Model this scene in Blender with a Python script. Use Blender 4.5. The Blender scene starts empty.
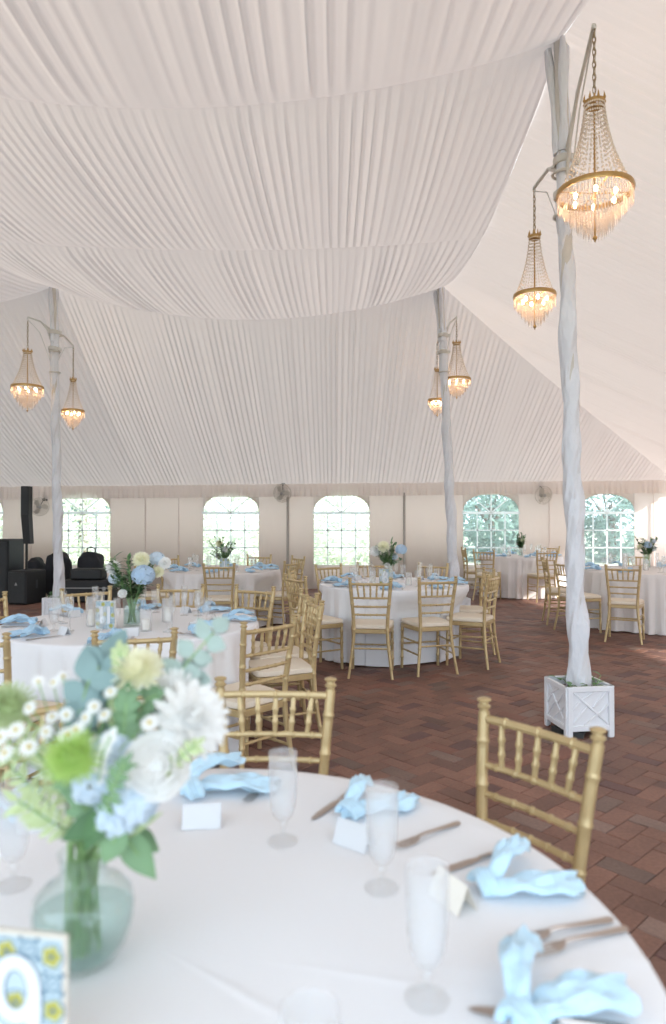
import bpy, math, random
import numpy as np
from mathutils import Vector, Matrix

PI = math.pi
R = math.radians
sc = bpy.context.scene
COL = sc.collection
random.seed(7)

# ------------------------------------------------------------------ camera, world, sun, exposure
CAM_Z = 1.45
F = 683.0
cam = bpy.data.cameras.new('camera')
cam.sensor_fit = 'VERTICAL'; cam.sensor_height = 36.0; cam.lens = 36.0 * F / 1024.0
cam.clip_start = 0.05; cam.clip_end = 300
cam.dof.use_dof = True; cam.dof.focus_distance = 7.0; cam.dof.aperture_fstop = 2.3
cam_o = bpy.data.objects.new('camera', cam); COL.objects.link(cam_o)
cam_o.location = (0, 0, CAM_Z); cam_o.rotation_euler = (R(90) + math.atan(8 / F), 0, 0)
sc.camera = cam_o

world = bpy.data.worlds.new('sky'); sc.world = world; world.use_nodes = True
bg = world.node_tree.nodes['Background']
bg.inputs[0].default_value = (0.74, 0.87, 1.0, 1); bg.inputs[1].default_value = 3.6
sun = bpy.data.lights.new('sun', 'SUN'); sun.energy = 10.0; sun.angle = R(1.5); sun.color = (1.0, 0.93, 0.84)
sun_o = bpy.data.objects.new('sun', sun); COL.objects.link(sun_o)
_el = R(27); _h = Vector((-0.94, 0.34, 0)).normalized()
_dir = Vector((_h.x * math.cos(_el), _h.y * math.cos(_el), -math.sin(_el)))
sun_o.rotation_euler = _dir.to_track_quat('-Z', 'Y').to_euler()
sun_o.location = (20, -5, 12)
sc.view_settings.view_transform = 'Standard'; sc.view_settings.look = 'None'
sc.view_settings.gamma = 1.0; sc.view_settings.use_curve_mapping = False
sc.view_settings.exposure = 0.0
sc.cycles.max_bounces = 10; sc.cycles.transparent_max_bounces = 128
sc.cycles.diffuse_bounces = 5; sc.cycles.caustics_reflective = False; sc.cycles.caustics_refractive = False
sc.cycles.sample_clamp_indirect = 6.0

# ------------------------------------------------------------------ materials
def lin(r, g, b):
    f = lambda c: (c / 255 / 12.92) if c / 255 <= 0.04045 else ((c / 255 + 0.055) / 1.055) ** 2.4
    return (f(r), f(g), f(b), 1)

def mat(name, col, rough=0.6, metal=0.0, vary=0.0, vscale=8.0, bump=0.0, bscale=40.0, spec=0.5, sheen=0.0):
    m = bpy.data.materials.new(name); m.use_nodes = True
    nt = m.node_tree; p = nt.nodes['Principled BSDF']
    p.inputs['Base Color'].default_value = col; p.inputs['Roughness'].default_value = rough
    p.inputs['Metallic'].default_value = metal; p.inputs['Specular IOR Level'].default_value = spec
    if sheen: p.inputs['Sheen Weight'].default_value = sheen
    tc = nt.nodes.new('ShaderNodeTexCoord')
    if vary:
        n = nt.nodes.new('ShaderNodeTexNoise'); n.inputs['Scale'].default_value = vscale
        nt.links.new(tc.outputs['Object'], n.inputs['Vector'])
        mx = nt.nodes.new('ShaderNodeMix'); mx.data_type = 'RGBA'
        mx.inputs[6].default_value = tuple(c * (1 - vary) for c in col[:3]) + (1,)
        mx.inputs[7].default_value = tuple(min(1, c * (1 + vary)) for c in col[:3]) + (1,)
        nt.links.new(n.outputs['Fac'], mx.inputs[0]); nt.links.new(mx.outputs[2], p.inputs['Base Color'])
    if bump:
        n2 = nt.nodes.new('ShaderNodeTexNoise'); n2.inputs['Scale'].default_value = bscale
        n2.inputs['Detail'].default_value = 4
        nt.links.new(tc.outputs['Object'], n2.inputs['Vector'])
        b = nt.nodes.new('ShaderNodeBump'); b.inputs['Strength'].default_value = bump
        b.inputs['Distance'].default_value = 0.02
        nt.links.new(n2.outputs['Fac'], b.inputs['Height']); nt.links.new(b.outputs['Normal'], p.inputs['Normal'])
    return m

def cloth_mat(name, col, trans=0.35, tcol=None, bump=0.0, bscale=3.0, stretch=(1, 1, 1)):
    m = bpy.data.materials.new(name); m.use_nodes = True
    nt = m.node_tree; nt.nodes.clear()
    out = nt.nodes.new('ShaderNodeOutputMaterial')
    d = nt.nodes.new('ShaderNodeBsdfDiffuse'); t = nt.nodes.new('ShaderNodeBsdfTranslucent')
    d.inputs[0].default_value = col; t.inputs[0].default_value = tcol or col
    mx = nt.nodes.new('ShaderNodeMixShader'); mx.inputs[0].default_value = trans
    nt.links.new(d.outputs[0], mx.inputs[1]); nt.links.new(t.outputs[0], mx.inputs[2])
    nt.links.new(mx.outputs[0], out.inputs[0])
    if bump:
        tc = nt.nodes.new('ShaderNodeTexCoord'); mp = nt.nodes.new('ShaderNodeMapping')
        mp.inputs['Scale'].default_value = stretch
        n = nt.nodes.new('ShaderNodeTexNoise'); n.inputs['Scale'].default_value = bscale; n.inputs['Detail'].default_value = 3
        nt.links.new(tc.outputs['Object'], mp.inputs[0]); nt.links.new(mp.outputs[0], n.inputs['Vector'])
        b = nt.nodes.new('ShaderNodeBump'); b.inputs['Strength'].default_value = bump; b.inputs['Distance'].default_value = 0.05
        nt.links.new(n.outputs['Fac'], b.inputs['Height'])
        nt.links.new(b.outputs['Normal'], d.inputs['Normal']); nt.links.new(b.outputs['Normal'], t.inputs['Normal'])
    return m

def glass_mat(name, tint=(0.97, 0.985, 0.98, 1), haze=0.06, hcol=(0.85, 0.9, 0.93, 1), ior=1.45, rough=0.03, warm=None):
    m = bpy.data.materials.new(name); m.use_nodes = True
    nt = m.node_tree; nt.nodes.clear()
    out = nt.nodes.new('ShaderNodeOutputMaterial')
    tr = nt.nodes.new('ShaderNodeBsdfTransparent'); tr.inputs[0].default_value = tint
    gl = nt.nodes.new('ShaderNodeBsdfGlossy'); gl.inputs['Roughness'].default_value = rough
    lw = nt.nodes.new('ShaderNodeLayerWeight'); lw.inputs[0].default_value = .5
    pw = nt.nodes.new('ShaderNodeMath'); pw.operation = 'POWER'; pw.inputs[1].default_value = 3.5
    nt.links.new(lw.outputs['Facing'], pw.inputs[0])
    fr = nt.nodes.new('ShaderNodeMath'); fr.operation = 'MULTIPLY_ADD'; fr.inputs[1].default_value = .55; fr.inputs[2].default_value = (ior - 1) * .08
    nt.links.new(pw.outputs[0], fr.inputs[0])
    a = nt.nodes.new('ShaderNodeMixShader'); nt.links.new(fr.outputs[0], a.inputs[0])
    nt.links.new(tr.outputs[0], a.inputs[1]); nt.links.new(gl.outputs[0], a.inputs[2])
    df = nt.nodes.new('ShaderNodeBsdfTranslucent'); df.inputs[0].default_value = hcol
    d2 = nt.nodes.new('ShaderNodeBsdfDiffuse'); d2.inputs[0].default_value = hcol
    m2 = nt.nodes.new('ShaderNodeMixShader'); m2.inputs[0].default_value = 0.5
    nt.links.new(df.outputs[0], m2.inputs[1]); nt.links.new(d2.outputs[0], m2.inputs[2])
    b = nt.nodes.new('ShaderNodeMixShader'); b.inputs[0].default_value = haze
    nt.links.new(a.outputs[0], b.inputs[1]); nt.links.new(m2.outputs[0], b.inputs[2])
    nt.links.new(b.outputs[0], out.inputs[0])
    return m

def emit_mat(name, col, s):
    m = bpy.data.materials.new(name); m.use_nodes = True
    p = m.node_tree.nodes['Principled BSDF']
    p.inputs['Base Color'].default_value = col
    p.inputs['Emission Color'].default_value = col; p.inputs['Emission Strength'].default_value = s
    return m

M = {}
M['liner'] = cloth_mat('pleated_liner_fabric', (0.765, 0.70, 0.655, 1), 0.13, (0.82, 0.73, 0.675, 1))
M['side'] = cloth_mat('sidewall_vinyl', (0.84, 0.79, 0.75, 1), 0.45, (0.85, 0.76, 0.70, 1), bump=0.7, bscale=1.5, stretch=(1.2, 1, 0.5))
M['valance'] = cloth_mat('valance_fabric', (0.90, 0.85, 0.82, 1), 0.5, (0.85, 0.78, 0.74, 1))
M['vinyl_bar'] = cloth_mat('white_vinyl_bar', (0.90, 0.92, 0.92, 1), 0.55, (0.95, 0.97, 0.97, 1))
M['pane'] = glass_mat('clear_vinyl', (0.95, 0.975, 0.97, 1), haze=0.16, hcol=(0.85, 0.93, 0.92, 1), rough=0.15)
M['wrap'] = cloth_mat('white_pole_wrap', (0.80, 0.82, 0.86, 1), 0.1, bump=0.9, bscale=14.0, stretch=(1, 1, 0.35))
M['linen'] = cloth_mat('white_table_linen', (0.87, 0.885, 0.91, 1), 0.06, bump=0.05, bscale=4.0)
M['linen_warm'] = cloth_mat('ivory_table_linen', (0.82, 0.79, 0.77, 1), 0.08, bump=0.05, bscale=4.0)
M['gold'] = mat('gold_lacquered_wood', (0.52, 0.395, 0.205, 1), 0.34, 0.30, vary=0.14, vscale=14, spec=0.5)
M['gold_node'] = mat('pale_gold_ring', (0.68, 0.56, 0.34, 1), 0.3, 0.3)
M['cushion'] = mat('ivory_cushion_cloth', (0.76, 0.68, 0.56, 1), 0.85, bump=0.1, bscale=60, vary=0.04)
M['napkin'] = mat('pale_blue_napkin', (0.40, 0.60, 0.77, 1), 0.9, vary=0.12, vscale=30, bump=0.4, bscale=35, sheen=0.2)
M['napkin_soft'] = mat('soft_blue_napkin', (0.52, 0.73, 0.87, 1), 0.9, vary=0.10, vscale=22, bump=0.4, bscale=35, sheen=0.2)
M['silver'] = mat('brushed_cutlery_metal', (0.50, 0.44, 0.40, 1), 0.28, 0.9)
M['glass'] = glass_mat('clear_glass', (0.995, 0.997, 0.997, 1), haze=0.08, hcol=(0.95, 0.97, 0.98, 1))
M['frost'] = glass_mat('frosty_iced_glass', (0.985, 0.99, 0.995, 1), haze=0.20, hcol=(0.96, 0.97, 0.985, 1), rough=.1)
M['vase'] = glass_mat('pale_aqua_glass', (0.955, 0.985, 0.98, 1), haze=0.05, hcol=(0.80, 0.92, 0.90, 1))
M['vwater'] = glass_mat('vase_water', (0.88, 0.945, 0.935, 1), haze=0.06, hcol=(0.45, 0.62, 0.60, 1))
M['card'] = mat('white_card', (0.68, 0.70, 0.725, 1), 0.7)
M['cream_card'] = mat('cream_card', (0.84, 0.80, 0.72, 1), 0.7)
M['white_wood'] = mat('white_painted_wood', (0.78, 0.80, 0.83, 1), 0.55, vary=0.05, bump=0.05)
M['soil'] = mat('dark_soil', (0.05, 0.035, 0.025, 1), 0.95, bump=0.6, bscale=60, vary=0.3, vscale=60)
M['foot'] = mat('dark_pole_base', (0.03, 0.035, 0.035, 1), 0.5)
M['black'] = mat('black_cabinet', (0.012, 0.013, 0.014, 1), 0.6, bump=0.15, bscale=120)
M['grille'] = mat('dark_speaker_grille', (0.022, 0.026, 0.028, 1), 0.45, bump=0.4, bscale=300)
M['bagcloth'] = mat('black_nylon', (0.014, 0.015, 0.02, 1), 0.8, bump=0.5, bscale=14)
M['grey'] = mat('grey_plastic', (0.35, 0.35, 0.34, 1), 0.5)
M['fanwire'] = mat('aged_fan_wire', (0.60, 0.56, 0.50, 1), 0.4, 0.4)
M['brass'] = mat('antique_brass', (0.46, 0.29, 0.11, 1), 0.32, 0.8, vary=0.2, vscale=30)
M['chain'] = mat('aged_chain_metal', (0.36, 0.28, 0.17, 1), 0.4, 0.7)
M['crystal'] = glass_mat('crystal_drops', (0.998, 0.992, 0.985, 1), haze=0.34, hcol=(1.0, 0.90, 0.80, 1), ior=1.6)
M['beads'] = mat('crystal_beads', (0.72, 0.62, 0.50, 1), 0.15, 0.0, spec=0.9)
M['bulb'] = emit_mat('warm_bulb', (1.0, 0.60, 0.30, 1), 60.0)
M['steel'] = mat('white_painted_steel', (0.62, 0.60, 0.55, 1), 0.45, 0.1, vary=0.15)
M['stem'] = mat('green_stem', (0.22, 0.36, 0.14, 1), 0.6, vary=0.3, vscale=20)
M['leaf'] = mat('mid_green_leaf', (0.14, 0.25, 0.12, 1), 0.5, vary=0.45, vscale=9)
M['leaf_dark'] = mat('dark_green_leaf', (0.05, 0.13, 0.04, 1), 0.5, vary=0.4, vscale=14)
M['leaf_pale'] = mat('pale_green_leaf', (0.44, 0.52, 0.27, 1), 0.6, vary=0.3, vscale=25)
M['euc'] = mat('blue_green_eucalyptus', (0.19, 0.29, 0.285, 1), 0.6, vary=0.25, vscale=14)
M['euc_pale'] = mat('pale_eucalyptus', (0.33, 0.42, 0.38, 1), 0.6, vary=0.15, vscale=14)
M['petal_w'] = cloth_mat('white_petal', (0.93, 0.93, 0.92, 1), 0.42, (0.95, 0.95, 0.93, 1))
M['petal_y'] = cloth_mat('creamy_yellow_petal', (0.93, 0.92, 0.74, 1), 0.42, (0.95, 0.94, 0.76, 1))
M['petal_b'] = cloth_mat('pale_blue_petal', (0.55, 0.70, 0.85, 1), 0.3)
M['petal_bw'] = cloth_mat('white_blue_petal', (0.70, 0.80, 0.89, 1), 0.3)
M['petal_g'] = cloth_mat('lime_petal', (0.50, 0.68, 0.22, 1), 0.3)
M['yolk'] = mat('yellow_flower_centre', (0.66, 0.52, 0.12, 1), 0.8, bump=0.4, bscale=200)
M['card_blue'] = mat('printed_blue_ink', (0.10, 0.19, 0.28, 1), 0.7)
M['card_light'] = mat('printed_light_blue', (0.46, 0.56, 0.60, 1), 0.7)
M['card_yellow'] = mat('printed_yellow', (0.46, 0.44, 0.10, 1), 0.7)
M['card_dark'] = mat('printed_dark_teal', (0.08, 0.17, 0.19, 1), 0.7)
M['card_frame'] = mat('blond_wood_edge', (0.66, 0.62, 0.55, 1), 0.6)
M['wax'] = mat('ivory_candle_wax', (0.85, 0.8, 0.7, 1), 0.5)
M['trunk'] = mat('tree_bark', (0.16, 0.12, 0.09, 1), 0.9, bump=0.5)
M['seam'] = mat('grey_wall_upright', (0.42, 0.39, 0.35, 1), 0.6)
M['sheer'] = cloth_mat('gold_tint', (0.7, 0.5, 0.2, 1), 0.4)

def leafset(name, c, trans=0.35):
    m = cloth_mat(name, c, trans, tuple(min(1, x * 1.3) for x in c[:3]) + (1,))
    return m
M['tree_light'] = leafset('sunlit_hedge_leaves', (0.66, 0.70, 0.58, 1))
M['tree_teal'] = leafset('bluish_tree_leaves', (0.24, 0.35, 0.31, 1))  # leaf colour darkened, the shade on these trees is put into it

# ------------------------------------------------------------------ mesh builder
class MB:
    def __init__(s): s.v = []; s.f = []; s.m = []; s.cur = 0
    def add(s, vs, fs):
        o = len(s.v); s.v += [tuple(v) for v in vs]; s.f += [tuple(i + o for i in f) for f in fs]; s.m += [s.cur] * len(fs)
    def box(s, c, d, mtx=None, bev=0.0):
        x, y, z = d[0] / 2, d[1] / 2, d[2] / 2
        if bev <= 0:
            vs = [Vector((a * x, b * y, e * z)) for e in (-1, 1) for b in (-1, 1) for a in (-1, 1)]
            fs = [(0, 2, 3, 1), (4, 5, 7, 6), (0, 1, 5, 4), (2, 6, 7, 3), (0, 4, 6, 2), (1, 3, 7, 5)]
        else:
            b_ = min(bev, x * .9, y * .9, z * .9)
            vs = []; fs = []
            rings = [(-z, b_), (-z + b_, 0), (z - b_, 0), (z, b_)]
            for (zz, ins) in rings:
                xx, yy = x - ins, y - ins; k = b_ if ins == 0 else b_ * .5
                for (px, py) in ((-xx + k, -yy), (xx - k, -yy), (xx, -yy + k), (xx, yy - k), (xx - k, yy), (-xx + k, yy), (-xx, yy - k), (-xx, -yy + k)):
                    vs.append(Vector((px, py, zz)))
            for r in range(3):
                for i in range(8):
                    j = (i + 1) % 8; fs.append((r * 8 + i, r * 8 + j, r * 8 + 8 + j, r * 8 + 8 + i))
            fs.append(tuple(range(7, -1, -1))); fs.append(tuple(range(24, 32)))
        c = Vector(c)
        vs = [(mtx @ v if mtx else v) + c for v in vs]
        s.add(vs, fs)
    def tube(s, pts, rad, n=8, cap=True):
        pts = [Vector(p) for p in pts]
        if not isinstance(rad, (list, tuple)): rad = [rad] * len(pts)
        vs = []; fs = []; up = None
        for i, p in enumerate(pts):
            t = (pts[min(i + 1, len(pts) - 1)] - pts[max(i - 1, 0)])
            if t.length < 1e-9: t = Vector((0, 0, 1))
            t.normalize()
            if up is None:
                up = Vector((1, 0, 0)) if abs(t.x) < .8 else Vector((0, 1, 0))
            a = (up - t * up.dot(t)).normalized(); up = a; b = t.cross(a)
            for k in range(n):
                w = 2 * PI * k / n
                vs.append(p + (a * math.cos(w) + b * math.sin(w)) * rad[i])
        for i in range(len(pts) - 1):
            for k in range(n):
                j = (k + 1) % n; fs.append((i * n + k, i * n + j, (i + 1) * n + j, (i + 1) * n + k))
        if cap:
            fs.append(tuple(range(n - 1, -1, -1))); L = (len(pts) - 1) * n; fs.append(tuple(range(L, L + n)))
        s.add(vs, fs)
    def lathe(s, prof, c=(0, 0, 0), n=24, mtx=None, squash=None):
        c = Vector(c); vs = []; fs = []; P = len(prof)
        for (r, z) in prof:
            for k in range(n):
                w = 2 * PI * k / n; v = Vector((r * math.cos(w), r * math.sin(w), z))
                vs.append((mtx @ v if mtx else v) + c)
        for i in range(P - 1):
            for k in range(n):
                j = (k + 1) % n; fs.append((i * n + k, i * n + j, (i + 1) * n + j, (i + 1) * n + k))
        loop = math.hypot(prof[0][0] - prof[-1][0], prof[0][1] - prof[-1][1]) < 1e-7
        if prof[0][0] > 1e-4 and not loop: fs.append(tuple(range(n - 1, -1, -1)))
        if prof[-1][0] > 1e-4 and not loop: fs.append(tuple(range((P - 1) * n, P * n)))
        s.add(vs, fs)
    def ball(s, c, r, n=10, m=6, sc_=(1, 1, 1)):
        c = Vector(c); vs = [c + Vector((0, 0, -r * sc_[2]))]; fs = []
        for i in range(1, m):
            a = -PI / 2 + PI * i / m
            for k in range(n):
                w = 2 * PI * k / n
                vs.append(c + Vector((r * math.cos(a) * math.cos(w) * sc_[0], r * math.cos(a) * math.sin(w) * sc_[1], r * math.sin(a) * sc_[2])))
        vs.append(c + Vector((0, 0, r * sc_[2]))); L = len(vs) - 1
        for k in range(n):
            j = (k + 1) % n
            fs.append((0, 1 + j, 1 + k)); fs.append((L, L - n + k, L - n + j))
            for i in range(m - 2):
                a = 1 + i * n; fs.append((a + k, a + j, a + n + j, a + n + k))
        s.add(vs, fs)
    def torus(s, c, r, t, n=32, m=6, mtx=None):
        c = Vector(c); vs = []; fs = []
        for i in range(n):
            w = 2 * PI * i / n
            for k in range(m):
                q = 2 * PI * k / m; v = Vector(((r + t * math.cos(q)) * math.cos(w), (r + t * math.cos(q)) * math.sin(w), t * math.sin(q)))
                vs.append((mtx @ v if mtx else v) + c)
        for i in range(n):
            for k in range(m):
                i2 = (i + 1) % n; k2 = (k + 1) % m; fs.append((i * m + k, i2 * m + k, i2 * m + k2, i * m + k2))
        s.add(vs, fs)
    def petal(s, base, d, up, length, width, curl=0.2, seg=4, tip=0.3, cup=0.15, belly=0.6):
        base = Vector(base); d = Vector(d).normalized(); up = Vector(up); up = (up - d * up.dot(d))
        if up.length < 1e-5: up = d.orthogonal()
        up.normalize(); sd = d.cross(up); vs = []; fs = []
        for i in range(seg + 1):
            t = i / seg; w = width * .5 * (math.sin(PI * min(1, (t * .82 + .12)) ** belly) * (1 - t) + tip * t * .8 + .12 * (1 - t))
            if i == seg: w *= .45
            p = base + d * length * t + up * curl * length * t * t
            vs += [p - sd * w + up * cup * w, p, p + sd * w + up * cup * w]
        for i in range(seg):
            a = i * 3; fs += [(a, a + 1, a + 4, a + 3), (a + 1, a + 2, a + 5, a + 4)]
        s.add(vs, fs)
    def leaf(s, base, d, up, length, width, curl=-0.3, seg=6, cup=0.25, wave=0.0):
        base = Vector(base); d = Vector(d).normalized(); up = Vector(up); up = (up - d * up.dot(d))
        if up.length < 1e-5: up = d.orthogonal()
        up.normalize(); sd = d.cross(up); vs = []; fs = []
        for i in range(seg + 1):
            t = i / seg; w = width * .5 * math.sin(PI * (t ** .8)) + .0008
            p = base + d * length * t + up * (curl * length * t * t + wave * width * math.sin(t * 9))
            vs += [p - sd * w + up * cup * w, p, p + sd * w + up * cup * w]
        for i in range(seg):
            a = i * 3; fs += [(a, a + 1, a + 4, a + 3), (a + 1, a + 2, a + 5, a + 4)]
        s.add(vs, fs)
    def build(s, name, mt, parent=None, smooth=True, angle=40):
        me = bpy.data.meshes.new(name); me.from_pydata(s.v, [], s.f)
        mts = mt if isinstance(mt, (list, tuple)) else [mt]
        for x in mts: me.materials.append(x if not isinstance(x, str) else M[x])
        if len(mts) > 1: me.polygons.foreach_set('material_index', s.m)
        me.update()
        if smooth:
            me.polygons.foreach_set('use_smooth', [True] * len(me.polygons))
            me.set_sharp_from_angle(angle=R(angle))
        o = bpy.data.objects.new(name, me); COL.objects.link(o)
        if parent: o.parent = parent
        return o

def tag(o, label=None, cat=None, group=None, kind=None):
    if label: o['label'] = label
    if cat: o['category'] = cat
    if group: o['group'] = group
    if kind: o['kind'] = kind
    return o
def thing(name, label, cat, loc=(0, 0, 0), rz=0.0, group=None):
    o = bpy.data.objects.new(name, None); COL.objects.link(o); o.empty_display_size = 0.1
    o.location = loc; o.rotation_euler = (0, 0, rz); return tag(o, label, cat, group)
KIDS = {}
def kids(o):
    return [c for c in o.children]
def copy_tree(o, parent=None):
    c = o.copy(); COL.objects.link(c)
    if parent: c.parent = parent
    for ch in kids(o): copy_tree(ch, c)
    return c
def place(proto, used, loc, rz, label, group=None, scale=None, cat=None):
    o = copy_tree(proto) if used else proto
    o.location = loc; o.rotation_euler = (0, 0, rz)
    if scale: o.scale = (scale,) * 3
    tag(o, label, cat, group)
    return o
def struct(o, kind='structure'): o['kind'] = kind; return o
def px(x, y, d):            # where a ray through a photograph point stands at distance d
    return Vector(((x - 333) / F * d, d, CAM_Z - (y - 520) / F * d))

# ------------------------------------------------------------------ floor of herringbone bricks
def build_floor():
    W = 0.105; g = 0.0016; zt = 0.0; bev = 0.0035
    ca, sa = math.cos(R(42)), math.sin(R(42))
    vs = []; fs = []; cols = []
    rnd = random.Random(3)
    N = 130
    for i in range(-N, N):
        for j in range(-N, N):
            t = (i - j) % 4
            if t == 0: w, h = 2, 1
            elif t == 3: w, h = 1, 2
            else: continue
            cx, cy = (i + w / 2) * W, (j + h / 2) * W
            X = ca * cx - sa * cy; Y = sa * cx + ca * cy + 6.0
            if not (-7.6 < X < 7.4 and 0.2 < Y < 14.5): continue
            hx, hy = w * W / 2 - g, h * W / 2 - g
            o = len(vs)
            dz = rnd.uniform(-.0015, .0015); tx = rnd.uniform(-.002, .002)
            for (ins, z) in ((0, -.012), (0, -bev), (bev, 0)):
                for (sx, sy) in ((-1, -1), (1, -1), (1, 1), (-1, 1)):
                    ax, ay = cx + sx * (hx - ins), cy + sy * (hy - ins)
                    vs.append((ca * ax - sa * ay, sa * ax + ca * ay + 6.0, zt + z + dz + tx * sx))
            for r in (0, 4):
                for k in range(4):
                    k2 = (k + 1) % 4; fs.append((o + r + k, o + r + k2, o + r + 4 + k2, o + r + 4 + k))
            fs.append((o + 8, o + 9, o + 10, o + 11))
            v = rnd.random(); q = rnd.gauss(0, .13)
            base = (0.190 * (1 + q), 0.100 * (1 + q * .9), 0.074 * (1 + q * .8))
            if v < .10: base = (0.18 * (1 + q), 0.118 * (1 + q), 0.097 * (1 + q))
            elif v < .16: base = (0.20, 0.092, 0.066)
            elif v < .24: base = (0.125, 0.066, 0.058)
            cols += [base] * 9
    # mortar bed
    o = len(vs); vs += [(-16, -6, -.006), (12, -6, -.006), (12, 16, -.006), (-16, 16, -.006)]; fs.append((o, o + 1, o + 2, o + 3)); cols.append((0.10, 0.055, 0.04))
    me = bpy.data.meshes.new('floor'); me.from_pydata(vs, [], fs)
    at = me.color_attributes.new('brick', 'FLOAT_COLOR', 'CORNER')
    arr = []
    for p, c in zip(me.polygons, cols): arr += [c[0], c[1], c[2], 1.0] * p.loop_total
    at.data.foreach_set('color', arr)
    m = bpy.data.materials.new('red_brick'); m.use_nodes = True; nt = m.node_tree; p = nt.nodes['Principled BSDF']
    a = nt.nodes.new('ShaderNodeAttribute'); a.attribute_name = 'brick'
    tc = nt.nodes.new('ShaderNodeTexCoord')
    n = nt.nodes.new('ShaderNodeTexNoise'); n.inputs['Scale'].default_value = 2.2; n.inputs['Detail'].default_value = 6
    n2 = nt.nodes.new('ShaderNodeTexNoise'); n2.inputs['Scale'].default_value = 60; n2.inputs['Detail'].default_value = 3
    nt.links.new(tc.outputs['Object'], n.inputs['Vector']); nt.links.new(tc.outputs['Object'], n2.inputs['Vector'])
    mr = nt.nodes.new('ShaderNodeMapRange'); mr.inputs[1].default_value = .3; mr.inputs[2].default_value = .7; mr.inputs[3].default_value = .78; mr.inputs[4].default_value = 1.25
    mr2 = nt.nodes.new('ShaderNodeMapRange'); mr2.inputs[1].default_value = .3; mr2.inputs[2].default_value = .7; mr2.inputs[3].default_value = .88; mr2.inputs[4].default_value = 1.12
    nt.links.new(n.outputs['Fac'], mr.inputs[0]); nt.links.new(n2.outputs['Fac'], mr2.inputs[0])
    ml = nt.nodes.new('ShaderNodeMath'); ml.operation = 'MULTIPLY'
    nt.links.new(mr.outputs[0], ml.inputs[0]); nt.links.new(mr2.outputs[0], ml.inputs[1])
    vm = nt.nodes.new('ShaderNodeVectorMath'); vm.operation = 'SCALE'
    nt.links.new(a.outputs['Color'], vm.inputs[0]); nt.links.new(ml.outputs[0], vm.inputs['Scale'])
    nt.links.new(vm.outputs[0], p.inputs['Base Color'])
    p.inputs['Roughness'].default_value = 0.62; p.inputs['Specular IOR Level'].default_value = .4
    b = nt.nodes.new('ShaderNodeBump'); b.inputs['Strength'].default_value = .3; b.inputs['Distance'].default_value = .004
    nt.links.new(n2.outputs['Fac'], b.inputs['Height']); nt.links.new(b.outputs[0], p.inputs['Normal'])
    me.materials.append(m); me.update()
    f_ = bpy.data.objects.new('floor', me); COL.objects.link(f_); struct(f_)
build_floor()
b = MB(); b.add([(-90, -90, -.03), (90, -90, -.03), (90, 120, -.03), (-90, 120, -.03)], [(0, 1, 2, 3)])
struct(b.build('ground', mat('lawn', (0.36, 0.38, 0.28, 1), 0.9, vary=0.3, vscale=3)))

# ------------------------------------------------------------------ tent ceiling
XP0, XP1 = -4.03, 1.60       # pole columns
YP0, YP1 = 4.78, 9.85        # pole rows
PEAK = 4.83; SAG = 0.48
XL, XR = -9.66, 7.2; YF, YB = -4.2, 14.4
def eave_z(x): return 2.19 + 0.010 * (x + 2)
def cat(u): return 4 * u * (1 - u)
def ridge_h(x, y):
    u = ((x - XP0) / (XP1 - XP0)) % 1.0
    if abs(x - XP1) < 1e-6: u = 0.0
    v = ((y - YP0) / (YP1 - YP0)) % 1.0
    if abs(y - YP1) < 1e-6: v = 0.0
    h = PEAK - SAG * (1 - (1 - cat(u)) * (1 - .72 * cat(v)))
    # each half bay bellies gently between the sewn seams
    vv = (v * 2) % 1.0
    h -= 0.085 * math.sqrt(max(0, math.sin(PI * vv))) * min(1, cat(u) * 1.6) 
    return h
def wob(s, seed):
    return .55 * math.sin(s * 1.7 + seed) + .35 * math.sin(s * 4.3 + 2 * seed) + .3 * math.sin(s * 9.1 + 3 * seed)
def pleat(s, seed=0.0, wl=0.085):
    ph = 2 * PI * s / wl + 1.6 * wob(s * 1.3, seed)
    a = .62 + .38 * math.sin(s * 5.3 + seed) * math.sin(s * 2.1 + 1)
    f = s / wl; i0 = math.floor(f); h0 = math.sin(i0 * 12.9898 + seed) * 43758.5453; h1 = math.sin((i0 + 1) * 12.9898 + seed) * 43758.5453
    h0 -= math.floor(h0); h1 -= math.floor(h1); q = f - i0; q = q * q * (3 - 2 * q)
    return a * (math.sin(ph) + .35 * math.sin(2 * ph + .7)) * (.45 + .9 * (h0 * (1 - q) + h1 * q)) + .5 * math.sin(s * 11 + 2 * wob(s, seed + 1))
def grid(name, nx, ny, fn, mt='liner'):
    vs = []; fs = []
    for j in range(ny + 1):
        for i in range(nx + 1): vs.append(fn(i / nx, j / ny))
    for j in range(ny):
        for i in range(nx):
            a = j * (nx + 1) + i; fs.append((a, a + 1, a + nx + 2, a + nx + 1))
    b = MB(); b.add(vs, fs); return b.build(name, mt, angle=180)
def center_fn(y0, y1, x0, x1, seed, amp=.011):
    def fn(u, v):
        x = x0 + (x1 - x0) * u; y = y0 + (y1 - y0) * v
        z = ridge_h(min(x, XP1), min(y, YP1 - 1e-4) if y >= YP1 else y)
        e = min(v, 1 - v); k = 1 - math.exp(-e * 22)
        return (x, y, z + amp * k * pleat(x + .05 * (y - y0) * math.sin(x * .7), seed))
    return fn
YF0 = -1.9
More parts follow.
